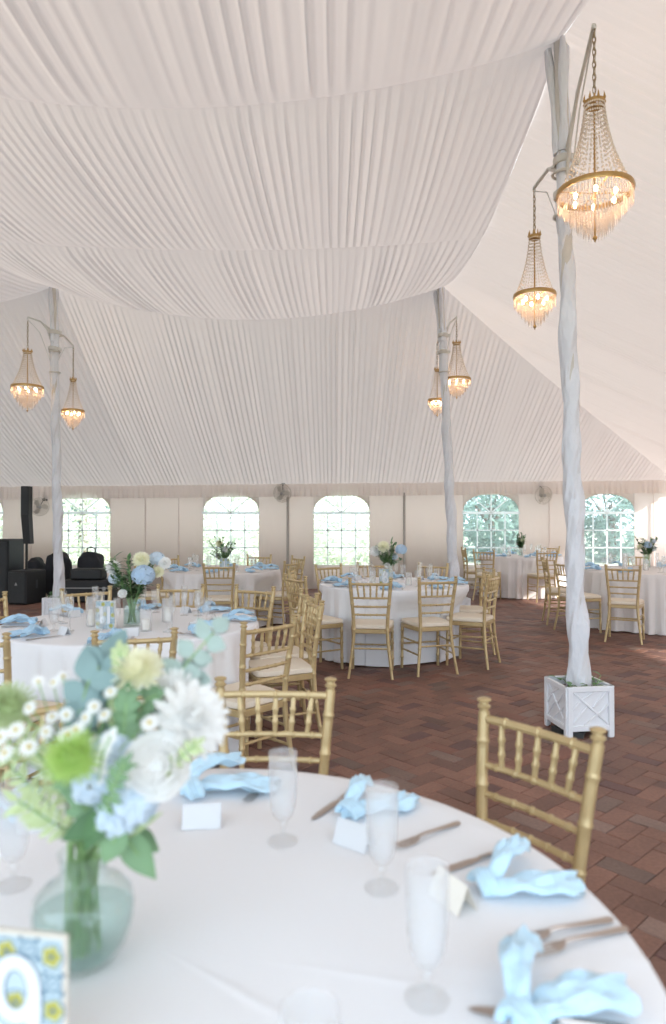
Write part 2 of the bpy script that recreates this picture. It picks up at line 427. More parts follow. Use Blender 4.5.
# front bay (over the camera), the first half bay and the second half bay, then the slopes
ym = (YP0 + YP1) / 2
def front_fn(u, v):
    x = XL + (XP1 - XL) * u; y = YF0 + (YP0 - YF0) * v
    z = ridge_h(min(x, XP1 - 1e-4), y)
    e = 1 - v
    return (x, y, z + .012 * (1 - math.exp(-e * 40)) * pleat(x + .18 * e * math.sin(x), 2.0, .12))
struct(grid('ceiling', 900, 60, front_fn))
struct(grid('ceiling', 1050, 18, center_fn(YP0, ym, XL, XP1, 1.0)))
struct(grid('ceiling', 1050, 18, center_fn(ym, YP1, XL, XP1, 4.0)))
def back_fn(u, v):          # from the rear pole row down to the rear eave
    x = (XL + (XP1 - XL) * u / .72) if u < .72 else XP1 + (XR - XP1) * (u - .72) / .28; t = v
    tx = max(0, (x - XP1) / (XR - XP1)); hy = YP1 + (YB - YP1) * tx   # hip line
    y = hy + (YB - hy) * t
    tt = (y - YP1) / (YB - YP1)
    top = ridge_h(min(x, XP1), YP1) if tx <= 0 else PEAK
    z = top * (1 - tt) + eave_z(x) * tt - .10 * math.sin(PI * tt) * (1 - tx)
    return (x, y - .004 * 0, z + .013 * pleat(x, 7.0, .088) * (1 - .3 * t) * (1 - math.exp(-22 * t)))
struct(grid('ceiling', 1500, 22, back_fn))
def right_fn(u, v):         # u along depth, v from the ridge down to the right eave
    y = (YF0 + (YP1 - YF0) * u / .75) if u < .75 else YP1 + (YB - YP1) * (u - .75) / .25; ty = max(0, (y - YP1) / (YB - YP1))
    hx = XP1 + (XR - XP1) * ty; x = hx + (XR - hx) * v
    tt = (x - XP1) / (XR - XP1)
    top = ridge_h(XP1, min(y, YP1)) if ty <= 0 else PEAK
    if ty <= 0:
        vv = ((y - YP0) / (YP1 - YP0)) % 1.0; top = PEAK - SAG * .72 * cat(vv)
    z = top * (1 - tt) + eave_z(x) * tt - .10 * math.sin(PI * tt) * (1 - ty)
    return (x, y, z + .010 * pleat(y, 5.0, .095) * (1 - math.exp(-22 * v)))
struct(grid('ceiling', 1500, 22, right_fn))
def left_fn(u, v):
    y = YF0 + (YB - YF0) * u; x = XL - 4.4 * v
    ty = max(0, (y - YP1) / (YB - YP1)); top = ridge_h(XL, min(y, YP1)) * (1 - ty) + 2.15 * ty
    return (x, y, top * (1 - v) + 2.15 * v)
struct(grid('ceiling', 200, 6, left_fn))


# ------------------------------------------------------------------ walls
WX = [-7.55, -5.28, -2.15, 0.18, 3.33, 5.77]      # window centres along the rear wall
WW, WZ0, WS, WT = 1.17, 0.50, 1.60, 2.00           # width, sill, spring of arch, crown
def back_wall():
    b = MB(); th = .012
    def panel(x0, x1, z0, z1a, z1b, n=6):
        for k in range(n):
            a = x0 + (x1 - x0) * k / n; c = x0 + (x1 - x0) * (k + 1) / n
            za = z1a + (z1b - z1a) * k / n; zc = z1a + (z1b - z1a) * (k + 1) / n
            b.add([(a, YB, z0), (c, YB, z0), (c, YB, zc), (a, YB, za)], [(0, 1, 2, 3)])
    edges = [-14.1]
    for w in WX: edges += [w - WW / 2, w + WW / 2]
    edges += [XR]
    for i in range(0, len(edges), 2):
        panel(edges[i], edges[i + 1], 0, eave_z(edges[i]), eave_z(edges[i + 1]), 8)
    for w in WX:
        panel(w - WW / 2, w + WW / 2, 0, WZ0, WZ0, 1)
        n = 24
        for k in range(n):
            a0, a1 = PI - PI * k / n, PI - PI * (k + 1) / n
            xa, xb = w + WW / 2 * math.cos(a0), w + WW / 2 * math.cos(a1)
            za, zb = WS + (WT - WS) * math.sin(a0) ** .8, WS + (WT - WS) * max(0, math.sin(a1)) ** .8
            b.add([(xa, YB, za), (xb, YB, zb), (xb, YB, eave_z(xb)), (xa, YB, eave_z(xa))], [(0, 1, 2, 3)])
    o = struct(b.build('wall_back', 'side', angle=180))
    md = o.modifiers.new('weld', 'WELD'); md.merge_threshold = .0005
    md = o.modifiers.new('thickness', 'SOLIDIFY'); md.thickness = .01
back_wall()
for i, w in enumerate(WX):
    def arch_z(x): return WS + (WT - WS) * max(0, 1 - ((x - w) / (WW / 2)) ** 2) ** .4
    wo = thing('window_%d' % (i + 1), None, None, (0, 0, 0)); struct(wo)
    b = MB(); bw = .035; y = YB - .012
    b.box((w, y, WS), (WW + .05, .012, .055))
    for q in (-.25, 0, .25):
        b.box((w + q * WW, y, (WS + WZ0) / 2), (.026, .01, WS - WZ0))
    for q in (1 / 3, 2 / 3): b.box((w, y, WZ0 + (WS - WZ0) * q), (WW, .01, .026))
    b.box((w, y, (WS + WT) / 2), (.026, .01, WT - WS))
    for sg in (-1, 1):
        L = .46; an = R(40); mt = Matrix.Rotation(-sg * an, 3, 'Y')
        b.box((w + sg * L / 2 * math.cos(an) * 1.0, y, WS + L / 2 * math.sin(an)), (L, .01, .026), mt)
    b.build('window_bars', 'vinyl_bar', wo)
    b = MB(); pts = [(w - WW / 2, WZ0), (w + WW / 2, WZ0)] + [(w + WW / 2 * math.cos(PI * k / 20), WS + (WT - WS) * max(0, math.sin(PI * k / 20)) ** .8) for k in range(21)]
    b.add([(p[0], YB + .004, p[1]) for p in pts], [tuple(range(len(pts)))]); b.build('window_pane', 'pane', wo)
# gathered valance hanging under the eave
def valance(n, fn, name='trim_1'):
    vs = []; fs = []
    for i in range(n + 1):
        for k in range(5):
            vs.append(fn(i / n, k / 4))
    for i in range(n):
        for k in range(4):
            a = i * 5 + k; fs.append((a, a + 5, a + 6, a + 1))
    b = MB(); b.add(vs, fs); struct(b.build(name, 'valance', angle=180))
def vback(u, v):
    x = -13.9 + (XR + 13.9) * u
    sc_ = .035 * abs(math.sin(x * 5.2))
    return (x, YB - .05 - .018 * pleat(x, 3., .11) * (.3 + v) - .02 * v, eave_z(x) + .01 - (.27 + .0 * sc_) * v)
valance(1400, vback, 'trim_1')
def vright(u, v):
    y = -0.2 + (YB - .1 + .2) * u
    return (XR - .05 - .018 * pleat(y, 3., .11) * (.3 + v), y, eave_z(7.2) + .01 - .27 * v)
valance(900, vright, 'trim_2')
# right wall: canvas with two open bays that let the sun in; left wall closed
def side_wall(name, x, spans, zt):
    b = MB()
    for (a, c) in spans: b.box((x, (a + c) / 2, zt / 2), (.012, c - a, zt))
    struct(b.build(name, 'side'))
side_wall('wall_right', XR, [(-5.2, 4.6), (6.4, 10.0)], eave_z(7.2))
side_wall('wall_left', -14.1, [(-5.2, 14.4)], 2.15)
# wall uprights and laced seams
for k, (x, r_) in enumerate([(-6.35, .018), (-3.95, .014), (-3.25, .010), (-0.95, .028), (1.50, .026), (4.55, .014), (6.75, .014)]):
    b = MB(); b.tube([(x, YB - .03, 0), (x, YB - .03, eave_z(x) - .2)], r_, 8); struct(b.build('trim_%d' % (k + 3), 'seam' if r_ > .02 else 'valance'))
# ------------------------------------------------------------------ greenery outside the windows
def leaf_mass(name, label, cat_, c, dims, n, size, mt, seed, trunk=True, group=None):
    rnd = random.Random(seed)
    t = thing(name, label, cat_, (c[0], c[1], 0), 0, group)
    vs = []; fs = []
    for i in range(n):
        a = rnd.uniform(0, 2 * PI); h = rnd.random(); ph = math.acos(rnd.uniform(-1, 1)); rr = rnd.uniform(.55, 1) ** .5
        lump = 1 + .22 * math.sin(a * 3 + seed) * math.sin(ph * 4 + seed)
        p = Vector((dims[0] * math.sin(ph) * math.cos(a), dims[1] * math.sin(ph) * math.sin(a), dims[2] * math.cos(ph))) * rr * lump
        p.z += c[2]
        p.z = max(p.z, .02)
        d = Vector((rnd.gauss(0, 1), rnd.gauss(0, 1), rnd.gauss(0, .6))).normalized(); s_ = d.orthogonal().normalized(); z = size * rnd.uniform(.6, 1.4)
        o = len(vs); vs += [p - d * z, p + s_ * z * .45, p + d * z, p - s_ * z * .45]; fs.append((o, o + 1, o + 2, o + 3))
    b = MB(); b.add(vs, fs); b.build('foliage', mt, t, smooth=False)
    if trunk:
        b = MB(); b.tube([(0, 0, 0), (.05, 0, c[2] * .5), (0, .05, c[2])], [.16, .12, .07], 8)
        for k in range(4):
            a = k * 1.6; b.tube([(0, 0, c[2] * .6), (dims[0] * .5 * math.cos(a), dims[1] * .5 * math.sin(a), c[2] + dims[2] * .2)], [.07, .02], 6)
        b.build('trunk', 'trunk', t)
    return t
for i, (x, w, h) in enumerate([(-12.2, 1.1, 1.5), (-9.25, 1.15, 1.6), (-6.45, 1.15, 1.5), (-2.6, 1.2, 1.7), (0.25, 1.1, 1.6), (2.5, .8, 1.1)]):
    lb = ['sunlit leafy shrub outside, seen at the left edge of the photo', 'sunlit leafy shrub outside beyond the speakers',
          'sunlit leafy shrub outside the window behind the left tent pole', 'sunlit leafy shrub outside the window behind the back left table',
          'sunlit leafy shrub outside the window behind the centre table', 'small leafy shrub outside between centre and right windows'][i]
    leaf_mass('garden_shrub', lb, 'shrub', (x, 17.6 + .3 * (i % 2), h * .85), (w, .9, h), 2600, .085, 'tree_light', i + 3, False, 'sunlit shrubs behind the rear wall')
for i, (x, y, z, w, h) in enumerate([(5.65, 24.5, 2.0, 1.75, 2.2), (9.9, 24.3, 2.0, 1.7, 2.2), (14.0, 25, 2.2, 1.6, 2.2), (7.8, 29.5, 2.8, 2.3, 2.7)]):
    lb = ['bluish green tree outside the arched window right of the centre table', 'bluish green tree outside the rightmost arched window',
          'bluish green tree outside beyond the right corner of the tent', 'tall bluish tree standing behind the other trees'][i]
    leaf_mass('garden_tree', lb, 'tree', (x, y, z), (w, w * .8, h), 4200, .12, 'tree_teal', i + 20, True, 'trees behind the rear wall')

leaf_mass('added_sky_blocker', 'unseen tree added behind the sunlit shrubs to dim the rear left of the tent', 'tree', (-8.0, 21.8, 6.4), (5.2, 2.2, 4.2), 9000, .27, 'tree_teal', 46, True, 'trees behind the rear wall')  # added tree hidden by the roof, keeps skylight off the rear left liner

# ------------------------------------------------------------------ wrapped tent poles, planters, ivy
def tent_pole(label, base, top, r0=.068, tilt_planter=True, slim=1.0):
    t = thing('tent_pole', label, 'tent pole', (base[0], base[1], 0), 0, 'fabric-wrapped tent poles')
    bx, by = base; tx, ty = top
    b = MB(); b.tube([(0, 0, .0), (tx - bx, ty - by, PEAK + .02)], .045, 10); b.build('steel_pole', 'steel', t)
    vs = []; fs = []; n = 40; K = 260; z0, z1 = .27, PEAK - .62
    for k in range(K + 1):
        u = k / K; z = z0 + (z1 - z0) * u
        cx = (tx - bx) * z / PEAK; cy = (ty - by) * z / PEAK
        base_r = (r0 * (1 - .30 * u) + .004 * math.sin(u * 23) + .0035 * math.sin(u * 61 + 1)) * slim
        for i in range(n):
            a = 2 * PI * i / n; tw = a * 1 - z * 7.5
            rr = base_r * (1 + .11 * math.sin(tw) + .07 * math.sin(2 * tw + 1.3) + .075 * math.sin(4 * a - z * 11) * (.5 + .5 * math.sin(z * 3)) + .05 * math.sin(7 * a - z * 26 + math.sin(z * 5)))
            vs.append((cx + rr * math.cos(a), cy + rr * math.sin(a), z))
    for k in range(K):
        for i in range(n):
            j = (i + 1) % n; fs.append((k * n + i, k * n + j, (k + 1) * n + j, (k + 1) * n + i))
    b = MB(); b.add(vs, fs); b.build('fabric_wrap', 'wrap', t, angle=180)
    # loose gathered fabric up to the peak
    b = MB()
    for q in range(3):
        an = q * 2.1 + .4; pts = []; rad = []
        for k in range(14):
            u = k / 13; z = PEAK - .80 + .84 * u; sp = .028 + .062 * u * (1 if q else .3)
            pts.append(((tx - bx) * z / PEAK + math.cos(an) * sp, (ty - by) * z / PEAK + math.sin(an) * sp, z)); rad.append((.036 - .014 * u + .007 * math.sin(u * 9 + q)) * slim)
        b.tube(pts, rad, 10)
    b.build('gathered_fabric', 'wrap', t)
    b = MB(); 
    for z in (PEAK - 1.25, PEAK - .95):
        b = MB(); b.torus(((tx - bx) * z / PEAK, (ty - by) * z / PEAK, z), .075 * slim, .010, 20, 6); b.build('clamp', 'steel', t)
    return t
tent_pole('tall white fabric-wrapped pole rising from the nearest white planter', (1.71, 4.74), (1.60, YP0))
tent_pole('white fabric-wrapped pole behind the centre table', (1.76, 9.80), (1.55, YP1), .076)
tent_pole('white fabric-wrapped pole at left near the speakers', (-3.95, 9.88), (-4.05, YP1), .072)

def planter(label, loc, rz):
    t = thing('planter_box', label, 'planter', (loc[0], loc[1], 0), rz, 'white lattice planters')
    W, H = .322, .342
    for s_ in range(4):
        rot = Matrix.Rotation(s_ * PI / 2, 3, 'Z')
        b = MB()
        def bx(c, d, m2=None):
            m_ = rot @ m2 if m2 else rot; b.box(rot @ Vector(c), d, m_, .003)
        y = -W / 2
        bx((0, y + .008, .20), (W - .02, .008, .25))
        bx((0, y, H - .018), (W, .02, .036)); bx((0, y, .065), (W, .02, .036))
        for sx in (-1, 1): bx((sx * (W / 2 - .016), y, H / 2), (.034, .024, H))
        # chippendale strips: nested diagonals
        cz = .20; hh = .115; hw = W / 2 - .03
        def strip(x0, z0, x1, z1):
            dx, dz = x1 - x0, z1 - z0; L = math.hypot(dx, dz)
            bx(((x0 + x1) / 2, y + .001, (z0 + z1) / 2), (L, .012, .014), Matrix.Rotation(-math.atan2(dz, dx), 3, 'Y'))
        strip(-hw, cz + hh, hw, cz - hh)
        strip(-hw, cz - hh, -.02, cz + .005); strip(.02, cz - .0, hw, cz + hh)
        strip(-hw + .0, cz - hh * .25, -.07, cz + .04); strip(-.045, cz - hh, .075, cz - .03)
        strip(.04, cz + hh * .95, -.06, cz + .05); strip(hw, cz + hh * .2, .07, cz - .04)
        b.build('lattice_panel', 'white_wood', t)
    b = MB(); b.box((0, 0, .275), (W - .03, W - .03, .02)); b.build('soil', 'soil', t)
    b = MB()
    for s_ in range(4):
        b.box((0, 0, .0 + .02), (W + .05, .10, .036), Matrix.Rotation(s_ * PI / 4 + .2, 3, 'Z'))
        if s_ == 1: break
    b.build('base_plate', 'foot', t)
    return t
def ivy(label, loc, seed, n=34, z=.30):
    t = thing('ivy_plant', label, 'plant', (loc[0], loc[1], z - .012), 0, 'ivy around the tent poles')
    rnd = random.Random(seed); b = MB(); b2 = MB()
    for i in range(9):
        a = rnd.uniform(0, 2 * PI); r0_, r1_ = .105, rnd.uniform(.13, .17)
        p0 = Vector((r0_ * math.cos(a), r0_ * math.sin(a), .0)); p1 = Vector((r1_ * math.cos(a + .5), r1_ * math.sin(a + .5), rnd.uniform(.045, .095)))
        p1.x = max(-.145, min(.145, p1.x)); p1.y = max(-.145, min(.145, p1.y))
        b2.tube([p0, (p0 + p1) / 2 + Vector((0, 0, .02)), p1], .0025, 5)
        for k in range(3):
            q = p0.lerp(p1, .3 + .35 * k); b.leaf(q, (rnd.gauss(0, 1), rnd.gauss(0, 1), .5), (0, 0, 1), .058, .036)
    b.build('leaves', 'leaf', t, smooth=False); b2.build('vines', 'stem', t)
planter('white wooden lattice planter at the foot of the nearest pole', (1.69, 4.72), R(8))
ivy('ivy leaves in the nearest white lattice planter', (1.70, 4.73), 4)
planter('white planter beyond the left table at the foot of the left pole', (-3.97, 9.88), R(2))
ivy('green ivy in the planter at the left pole', (-4.0, 9.88), 5)
planter('white planter behind the centre table at the middle pole', (1.76, 9.80), R(4))
ivy('green ivy in the planter behind the centre table', (1.76, 9.80), 6)

# ------------------------------------------------------------------ chandeliers
def chandelier(label, loc, D, up, down, chain_top, cid):
    """loc is the centre of the brass ring"""
    t = thing('chandelier', label, 'chandelier', loc, 0.3 * cid, 'crystal basket chandeliers')
    r = D / 2
    b = MB(); b.lathe([(r - .012, -.012), (r, -.016), (r + .004, 0), (r, .016), (r - .006, .018), (r - .012, .012), (r - .012, -.012)], n=48); b.build('ring', 'brass', t)
    # crown
    b = MB(); rc = D * .125
    b.lathe([(rc - .004, up - .02), (rc + .003, up - .02), (rc + .005, up + .01), (rc - .004, up + .012), (rc - .004, up - .02)], n=24)
    for k in range(8):
        a = k * PI / 4; ct, st = math.cos(a), math.sin(a)
        b.tube([(rc * ct, rc * st, up), (rc * 1.12 * ct, rc * 1.12 * st, up + .025), (rc * 1.05 * ct, rc * 1.05 * st, up + .05)], [.007, .006, .001], 6)
        b.ball((rc * 1.15 * ct, rc * 1.15 * st, up + .012), .008, 6, 4)
    b.tube([(0, 0, up - .02), (0, 0, up + .06)], [.012, .006], 8); b.tube([(-rc, 0, up), (rc, 0, up)], .004, 6); b.tube([(0, -rc, up), (0, rc, up)], .004, 6)
    b.build('crown', 'brass', t)
    b = MB(); b.tube([(0, 0, up), (0, 0, -down * .9)], .006, 8); 
    for k in range(4):
        a = k * PI / 2; b.tube([(0, 0, -.01), ((r - .01) * math.cos(a), (r - .01) * math.sin(a), 0)], .004, 6)
    cs = b.build('centre_stem', 'brass', t)
    b = MB(); b.ball((0, 0, -down * .95), .014, 10, 8); b.lathe([(0, -down * .95 - .03), (.006, -down * .95 - .018), (.004, -down * .95 - .012)], n=8); b.build('finial', 'brass', cs)
    # strands of beads from the crown down to the ring
    b = MB(); ns = 30; nb = max(12, int(up / .026))
    for k in range(ns):
        a = 2 * PI * k / ns
        for q in range(nb):
            u = (q + .5) / nb; z = up * (1 - u); rr = rc + (r - .01 - rc) * (u ** 2.1 * .75 + u * .25)
            b.ball((rr * math.cos(a), rr * math.sin(a), z), .0058 * (D / .42), 5, 4, (1, 1, 1.35))
    b.build('bead_strands', 'beads', t)['kind'] = 'stuff'
    # tiers of hanging prisms below the ring
    tiers = 5
    for q in range(tiers):
        rr = (r - .008) * (1 - q / tiers * .86); z0 = -.012 - down * .155 * q; L = down * (.34 if q < 4 else .30); n = max(12, int(72 * rr / (r)))
        b = MB(); b.torus((0, 0, z0), rr, .003, 30, 5)
        for k in range(n):
            a = 2 * PI * k / n; c, s_ = math.cos(a), math.sin(a); w = .0062 * (D / .42)
            p = Vector((rr * c, rr * s_, z0)); tn = Vector((-s_, c, 0)); rd = Vector((c, s_, 0))
            zt, zm, zb = Vector((0, 0, -.006)), Vector((0, 0, -L * .55)), Vector((0, 0, -L))
            vs = [p + zt]
            for z in (zm * .35, zm): vs += [p + z + tn * w, p + z + rd * w * .6, p + z - tn * w, p + z - rd * w * .6]
            vs.append(p + zb)
            fs = [(0, 1 + i, 1 + (i + 1) % 4) for i in range(4)] + [(1 + i, 5 + i, 5 + (i + 1) % 4, 1 + (i + 1) % 4) for i in range(4)] + [(9, 5 + (i + 1) % 4, 5 + i) for i in range(4)]
            b.add(vs, fs)
        b.build('crystal_tier', 'crystal', t, smooth=False)
    for k in range(6):
        a = k * PI / 3 + .2; rr = r * .58
        b = MB(); b.ball((rr * math.cos(a), rr * math.sin(a), -.035),   .012, 8, 6, (1, 1, 1.7)); b.build('bulb', 'bulb', t)
    # chain
    b = MB(); z = up + .06; n = int((chain_top - z) / .038)
    for k in range(max(2, n)):
        mt = Matrix.Rotation(PI / 2, 3, 'X'); mt = Matrix.Rotation(k * PI / 2, 3, 'Z') @ mt
        vs = MB(); vs.torus((0, 0, 0), .014, .0035, 12, 5)
        zz = z + .02 + k * .038
        b.add([mt @ Vector((v[0] * .75, v[1] * 1.75, v[2])) + Vector((0, 0, zz)) for v in vs.v], vs.f)
    b.tube([(0.004, 0, z), (.006, 0, chain_top)], .0025, 5)
    b.build('chain', 'chain', t)
CH = [('largest crystal chandelier at the upper right, right of the nearest pole', (1.565, 4.06, 3.41), .44, .535, .29, .98),
      ('second chandelier from the right, hanging lower left of the nearest pole', (1.63, 5.5, 3.26), .335, .48, .26, .85),
      ('chandelier left of the left tent pole', (-4.35, 9.7, 3.34), .44, .50, .35, .97),
      ('smaller chandelier close to the right side of the left pole', (-3.89, 10.2, 3.08), .33, .46, .28, .95),
      ('higher chandelier on the middle pole, hanging on its right side', (1.815, 10.0, 3.51), .41, .53, .28, .89),
      ('lower chandelier on the middle pole, hanging on its left side', (1.62, 10.6, 3.31), .29, .47, .25, .85)]
for i, c in enumerate(CH): chandelier(*c, i)
def bracket(label, pole, ends, zc):
    """pipe arms clamped to the pole; each end carries a chain"""
    t = thing('chandelier_bracket', label, 'bracket', (pole[0], pole[1], zc), 0, 'chandelier brackets')
    for (ex, ey, ez) in ends:
        e = Vector((ex - pole[0], ey - pole[1], ez - zc))
        b = MB(); m = e * .5 + Vector((0, 0, .12))
        b.tube([(0, 0, -.12), m * .5 + Vector((0, 0, .02)), m, e + Vector((0, 0, .03)), e], [.013] * 5, 8)
        b.tube([(0, 0, .12), m, ], .010, 6)
        b.tube([(0, 0, -.42), e * .55 + Vector((0, 0, -.05)), e], .005, 6)
        b.build('arm', 'steel', t)
    for zz in (-.125, .115):
        b = MB(); b.lathe([(.066, zz - .03), (.076, zz - .022), (.076, zz + .022), (.066, zz + .03), (.066, zz - .03)], n=20)
        b.box((.085, 0, zz), (.045, .03, .04)); b.build('collar', 'steel', t)
def pole_at(b0, t0, z): return (b0[0] + (t0[0] - b0[0]) * z / PEAK, b0[1] + (t0[1] - b0[1]) * z / PEAK)
for lb, b0, t0, z, ids in (('white pipe bracket high on the nearest pole', (1.74, 4.78), (1.60, YP0), 3.86, (0, 1)),
                           ('pipe bracket on the left pole holding two chandeliers', (-4.0, 9.88), (-4.05, YP1), 4.05, (2, 3)),
                           ('pipe bracket high on the middle pole', (1.76, 9.80), (1.55, YP1), 4.0, (4, 5))):
    bracket(lb, pole_at(b0, t0, z), [(CH[k][1][0], CH[k][1][1], CH[k][1][2] + CH[k][5]) for k in ids], z)

# ------------------------------------------------------------------ wall fans
def wall_fan(label, x, z, sw):
    t = thing('wall_fan', label, 'fan', (x, YB - .32, z), 0, 'fans on the rear wall')
    mt = Matrix.Rotation(sw, 3, 'Z') @ Matrix.Rotation(PI / 2 + .15, 3, 'X')
    b = MB(); Rr = .185
    for k in range(5): b.torus(mt @ Vector((0, 0, .045 * (1 - (k / 4) ** 2))), .03 + (Rr - .03) * k / 4, .0035, 32, 5, mt)
    b.torus(mt @ Vector((0, 0, -.035)), Rr, .004, 32, 5, mt)
    for k in range(28):
        a = 2 * PI * k / 28
        b.tube([mt @ Vector((.03 * math.cos(a), .03 * math.sin(a), .045)), mt @ Vector((.12 * math.cos(a), .12 * math.sin(a), .03)), mt @ Vector((Rr * math.cos(a), Rr * math.sin(a), 0)),
                mt @ Vector((Rr * math.cos(a), Rr * math.sin(a), -.035)), mt @ Vector((.05 * math.cos(a), .05 * math.sin(a), -.07))], .0022, 4)
    b.build('cage', 'fanwire', t)
    for k in range(3):
        b = MB(); a = k * 2 * PI / 3
        c = mt @ Vector((.09 * math.cos(a), .09 * math.sin(a), 0)); 
        vs = [(.02, -.012, .01), (.15, -.055, .02), (.165, .02, -.01), (.10, .06, -.015), (.02, .02, -.01)]
        ra = Matrix.Rotation(a, 3, 'Z'); b.add([mt @ (ra @ Vector(v)) for v in vs] + [mt @ (ra @ Vector((v[0], v[1], v[2] - .004))) for v in vs],
              [(0, 1, 2, 3, 4), (9, 8, 7, 6, 5)] + [(i, (i + 1) % 5, 5 + (i + 1) % 5, 5 + i) for i in range(5)])
        b.build('blade', 'fanwire', t)
    b = MB(); b.lathe([(.0, .05), (.03, .048), (.034, .03), (.034, 0), (.05, -.03), (.055, -.10), (.04, -.13), (0, -.135)], n=18, mtx=mt); b.build('motor', 'grey', t)
    b = MB(); b.tube([mt @ Vector((0, 0, -.11)), (0, .14, .10), (0, .16, .17), (0, .26, .19), (0, .30, .19)], .012, 8); b.box((0, .285, .19), (.08, .02, .12)); b.build('mount', 'foot', t)
wall_fan('wall fan high on the rear wall beside the black column speaker', -6.05, 1.72, .5)
wall_fan('wall fan high between the two left-centre windows', -1.05, 2.0, -.2)
wall_fan('pale wall fan high between the two right windows', 4.35, 1.96, .2)

# ------------------------------------------------------------------ sound equipment at the back left
def rbox(b, c, d, bev=.012): b.box(c, d, None, bev)
t = thing('stage_speaker', 'large black loudspeaker cabinet at the far left edge', 'speaker', (-6.36, 12.5, 0))
b = MB(); rbox(b, (0, 0, .55), (1.15, .62, 1.1), .02); b.build('cabinet', 'black', t)
b = MB(); rbox(b, (0, -.318, .55), (1.08, .02, 1.02), .008); b.build('grille', 'grille', t)
b = MB(); 
for sx in (-.45, .45):
    for sy in (-.2, .2): b.lathe([(.0, -.0), (.03, 0), (.03, .02), (0, .02)], (sx, sy, -.0), 10)
b.build('foot', 'black', t)
t = thing('subwoofer', 'black subwoofer with a grille and a side handle, under the column speaker', 'speaker', (-5.34, 11.95, 0), R(-16))
b = MB(); rbox(b, (0, 0, .29), (.38, .52, .58), .02); b.build('cabinet', 'black', t)
b = MB(); rbox(b, (0, -.268, .29), (.34, .02, .53), .008); b.build('grille', 'grille', t)
b = MB(); b.add([(-.03, -.281, .33), (.03, -.281, .33), (0, -.281, .39)], [(0, 1, 2)]); b.build('badge', 'grey', t, smooth=False)
b = MB(); b.box((.193, .0, .34), (.012, .05, .14), None, .005); b.box((.198, 0, .34), (.014, .03, .02)); b.build('handle', 'grille', t)
t = thing('column_speaker', 'slim black column speaker raised on a pole above the subwoofer', 'speaker', (-5.38, 12.0, .582), 0)
b = MB(); b.tube([(0, 0, 0), (0, 0, .50)], .022, 12); b.build('pole', 'black', t)
b = MB()
b.add([(-.075, -.07, .95), (.06, -.07, .95), (.06, .09, .95), (-.075, .09, .95), (-.075, -.07, 1.46), (.06, -.07, 1.46), (.06, .09, 1.46), (-.075, .09, 1.46),
       (-.045, -.03, .45), (.075, -.03, .45), (.075, .12, .45), (-.045, .12, .45)],
      [(0, 1, 5, 4), (1, 2, 6, 5), (2, 3, 7, 6), (3, 0, 4, 7), (4, 5, 6, 7), (8, 9, 1, 0), (9, 10, 2, 1), (10, 11, 3, 2), (11, 8, 0, 3), (11, 10, 9, 8)]); b.build('cabinet', 'black', t, angle=20)
b = MB(); b.box((-.007, -.078, 1.2), (.11, .012, .48), None, .004); b.build('grille', 'grille', t)
# upholstered stool / drum throne shapes and bags behind the left pole
def lumpy(name, label, cat_, loc, dims, seed, mt='bagcloth', handle=True):
    t = thing(name, label, cat_, loc); b = MB(); b.ball((0, 0, dims[2] / 2), .5, 28, 18)
    vs = []
    for v in b.v:
        x, y, z = v[0] * 2, v[1] * 2, (v[2] - dims[2] / 2) * 2
        f = lambda q: math.copysign(abs(q) ** .45, q)
        n_ = 1 + .06 * math.sin(x * 5 + seed) * math.cos(y * 4 + z * 6)
        vs.append((f(x) * dims[0] / 2 * n_, f(y) * dims[1] / 2 * n_, max(0, dims[2] / 2 + f(z) * dims[2] / 2 * n_ * (1 - .18 * abs(x) * (z > 0)))))
    b.v = vs; b.build('body', mt, t)
    if handle:
        b = MB(); w = dims[0] * .18; h = dims[2]
        b.tube([(-w, 0, h * .95), (-w * .9, 0, h + .05), (0, 0, h + .075), (w * .9, 0, h + .05), (w, 0, h * .95)], .012, 8); b.build('handle', 'black', t)
    return t
lumpy('drum_bag', 'tall rounded black gear bag standing just left of the left pole', 'bag', (-5.12, 12.75, 0), (.40, .42, .84), 1)
lumpy('drum_bag', 'rounded black gear bag showing just right of the left pole', 'bag', (-4.60, 13.0, 0), (.44, .45, .86), 4)
lumpy('gear_bag', 'low black bag slumped against the subwoofer', 'bag', (-5.54, 12.75, 0), (.28, .4, .74), 2, handle=False)
t = thing('equipment_case', 'long low black equipment case right of the left pole', 'case', (-4.35, 12.2, 0))
b = MB(); rbox(b, (0, 0, .20), (.86, .5, .38), .02); b.build('case_body', 'black', t)
b = MB(); b.box((0, -.252, .26), (.87, .012, .015)); b.box((-.35, -.256, .25), (.05, .02, .06)); b.box((.35, -.256, .25), (.05, .02, .06)); b.build('latch', 'grey', t)
b = MB(); b.tube([(-.1, -.25, .2), (-.1, -.29, .2), (.1, -.29, .2), (.1, -.25, .2)], .01, 6); b.build('handle', 'black', t)
t = thing('amplifier', 'black amplifier resting on the long equipment case', 'amplifier', (-4.36, 12.2, .391))
b = MB(); rbox(b, (0, 0, .10), (.56, .32, .19), .02); b.build('cabinet', 'black', t)
b = MB(); rbox(b, (0, -.162, .10), (.50, .012, .14), .004); b.build('grille', 'grille', t)
b = MB(); b.tube([(-.1, 0, .19), (-.09, 0, .215), (.09, 0, .215), (.1, 0, .19)], .008, 6); b.build('handle', 'bagcloth', t)

